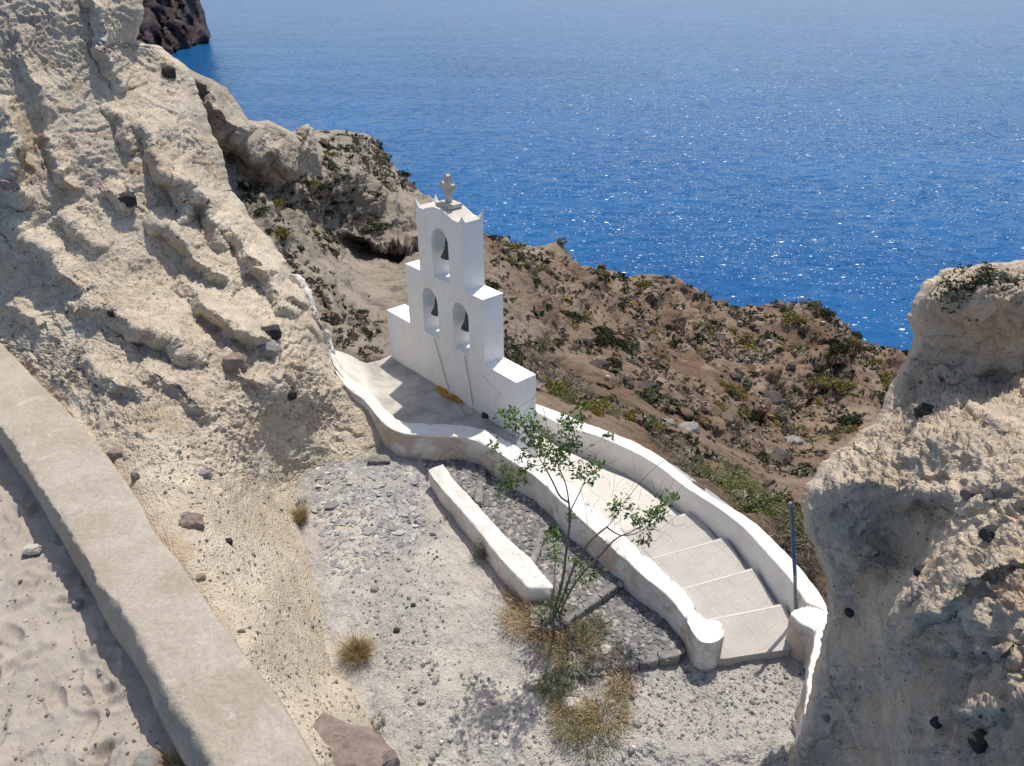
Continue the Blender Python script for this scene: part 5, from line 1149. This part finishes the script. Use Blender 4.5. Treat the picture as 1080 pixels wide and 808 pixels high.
while cnt < 285 and tries < 20000:
    tries += 1; u = random.uniform(245, 958); v = random.uniform(138, 560)
    if not hill_ok(u, v): continue
    p = on(HP, HU, HV, u, v); t = np.linalg.norm(p-CAM)
    if random.random() > (t/90)**1.6+.07: continue
    if float(perlin(np.array([p*.06]))[0]) < -.25 and random.random() < .7: continue
    k = random.choices(['dark', 'yellow', 'dry'], [5, 2.2, 2.2] if u > 500 else [4, 2, 4])[0]
    left = u < 470; size = random.choice([.45, .6, .7, .8, .9, 1.2, 1.6])*(.45 if t < 32 else .55 if left else .68)*(.5+t/110)
    o = put_shrub(k, u, v, size, 'shrub', ('pale slope ' if left else 'brown hillside ')+'shrubs'); zones.setdefault((k,)+zone(u, v), []).append((u, o)); cnt += 1
for (k, r_, z_), L in zones.items():
    L.sort(key=lambda q: q[0])
    for i, (u, o) in enumerate(L):
        w = 'only' if len(L) == 1 else ORD[i] if i == 0 else ORD[i]+'-from-left' if i < len(ORD) else 'rightmost'
        o['label'] = f"{w} {KN_[k]} shrub on the {r_} {z_}"
for (u, v, k, s, lab) in ((256, 203, 'dark', .8, 'round dark bush nearest the cliff on the pale slope'), (289, 222, 'yellow', .8, 'round yellow green bush in the middle of the pale slope'), (326, 199, 'yellow', .8, 'yellow bush at the top right of the pale slope'), (341, 200, 'dark', 1.0, 'wide dark bush beside the yellow one on the pale slope'), (298, 249, 'yellow', .7, 'bright yellow bush low on the pale slope'), (283, 229, 'dry', .6, 'orange brown bush on the pale slope')):
    put_shrub(k, u, v, s*.62, lab, 'round bushes on the pale slope', 'bush')
# low dry growth all over the hillside
def cover(name, n, test, mat, size, seed, lab):
    g = np.random.default_rng(seed); U1 = HU.ravel(); V1 = HV.ravel(); idx = g.choice(len(U1), n*4); P = HP.reshape(-1, 3); V = []; F = []; c = 0
    for q in idx:
        if c >= n: break
        if not test(U1[q], V1[q]): continue
        p = P[q]; t = np.linalg.norm(p-CAM)
        if g.random() > (t/100)**1.2+.12 or float(perlin(np.array([p*.11]))[0]) < g.normal(-.15, .25): continue
        s_ = size*g.gamma(2.5, .4)*(.35+t/90); c += 1
        for m in range(16):
            d = g.normal(0, 1, 3); d[2] = abs(d[2])*.9; d /= np.linalg.norm(d); s1 = g.normal(0, 1, 3); s1 /= np.linalg.norm(s1); s2 = np.cross(s1, d); a = s_*g.uniform(.3, .6); k = len(V); o = p+d*s_*g.uniform(.2, .9)
            V += [o-s1*a, o+s2*a*.6, o+s1*a, o-s2*a*.6]; F.append((k, k+1, k+2, k+3))
    tag(mesh_obj(name, V, F, M[mat], None, False), lab, kind='stuff')
cover('dry_undergrowth', 6000, hill_ok, 'shrub_dry', .24, 41, 'dry undergrowth on the hillside')
cover('green_undergrowth', 2200, hill_ok, 'shrub_dark', .24, 42, 'low green growth on the hillside')
cover('yellow_undergrowth', 700, lambda u, v: u > 480 and hill_ok(u, v), 'shrub_yellow', .22, 43, 'low yellow growth on the hillside')
def hill_rubble(n, size, seed, mat, name, lab):
    g = np.random.default_rng(seed); U1 = HU.ravel(); V1 = HV.ravel(); idx = g.choice(len(U1), n*5); P = HP.reshape(-1, 3); pk = []
    for q in idx:
        if len(pk) >= n: break
        if hill_ok(U1[q], V1[q]) and g.random() < (np.linalg.norm(P[q]-CAM)/95)**1.1+.1 and float(perlin(np.array([P[q]*.08+50]))[0]) > g.normal(.0, .2): pk.append(q)
    Q = P[pk]; r = size*g.gamma(1.6, .5, len(pk))*(.12+np.linalg.norm(Q-CAM, axis=1)/70)
    SV, SF = stones_mesh(Q[:, 0], Q[:, 1], Q[:, 2]+r*.2, r, seed, .9, 5); tag(mesh_obj(name, SV, SF, M[mat], None, False), lab, kind='stuff')
hill_rubble(1300, .14, 61, 'hillrock', 'dark_rubble', 'dark lava rubble strewn over the hillside')
hill_rubble(900, .12, 62, 'chips', 'pale_rubble', 'paler rubble strewn over the hillside')
# green bank behind the sea wall
bank = [(738, 500), (752, 508), (765, 512), (778, 520), (790, 528), (800, 536), (812, 545), (822, 552), (833, 560), (842, 568), (770, 522), (790, 540), (806, 552), (760, 500), (780, 508), (822, 566), (836, 578), (815, 536), (750, 515)]
bank.sort()
for i, (u, v) in enumerate(bank): put_shrub('green', u, v+4, random.uniform(.42, .6), f'{ORD[i]} from the left of the green bushes massed behind the lower sea wall', 'green bushes behind the lower sea wall', 'bush')
bank2 = [(585, 424), (598, 430), (612, 433), (626, 440), (640, 444), (654, 450), (668, 456), (680, 460), (690, 466), (632, 434), (662, 448)]
bank2.sort()
for i, (u, v) in enumerate(bank2): put_shrub('green' if i % 3 else 'yellow', u, v+3, random.uniform(.35, .5), f'{ORD[i]} from the left of the yellow green bushes behind the upper sea wall', 'yellow green bushes behind the upper sea wall', 'bush')
bank3 = [(562, 400), (570, 385), (580, 395), (590, 405), (602, 412), (575, 412), (612, 420), (560, 375), (588, 380), (700, 482), (715, 492), (730, 498), (845, 590), (858, 600), (850, 585), (600, 398), (565, 360)]
bank3.sort()
for i, (u, v) in enumerate(bank3): put_shrub('dry', u, v+3, random.uniform(.45, .7), f'{ORD[i]} from the left of the leafless grey bushes beyond the sea wall', 'leafless bushes beyond the sea wall', 'bush')
# plant on top of the foreground rock
p = on(RP, RU, RV, 1035, 296); cc = [p+np.array([rng.normal(0, .15), rng.normal(0, .05)-.08, rng.normal(-.04, .08)]) for _ in range(90)]
v1, f1 = leaves(cc, 22, .07, .045, 77); tag(mesh_obj('plant', v1, f1, M['shrub_dark'], None, False), 'dark matted plant on top of the foreground rock', 'plant')
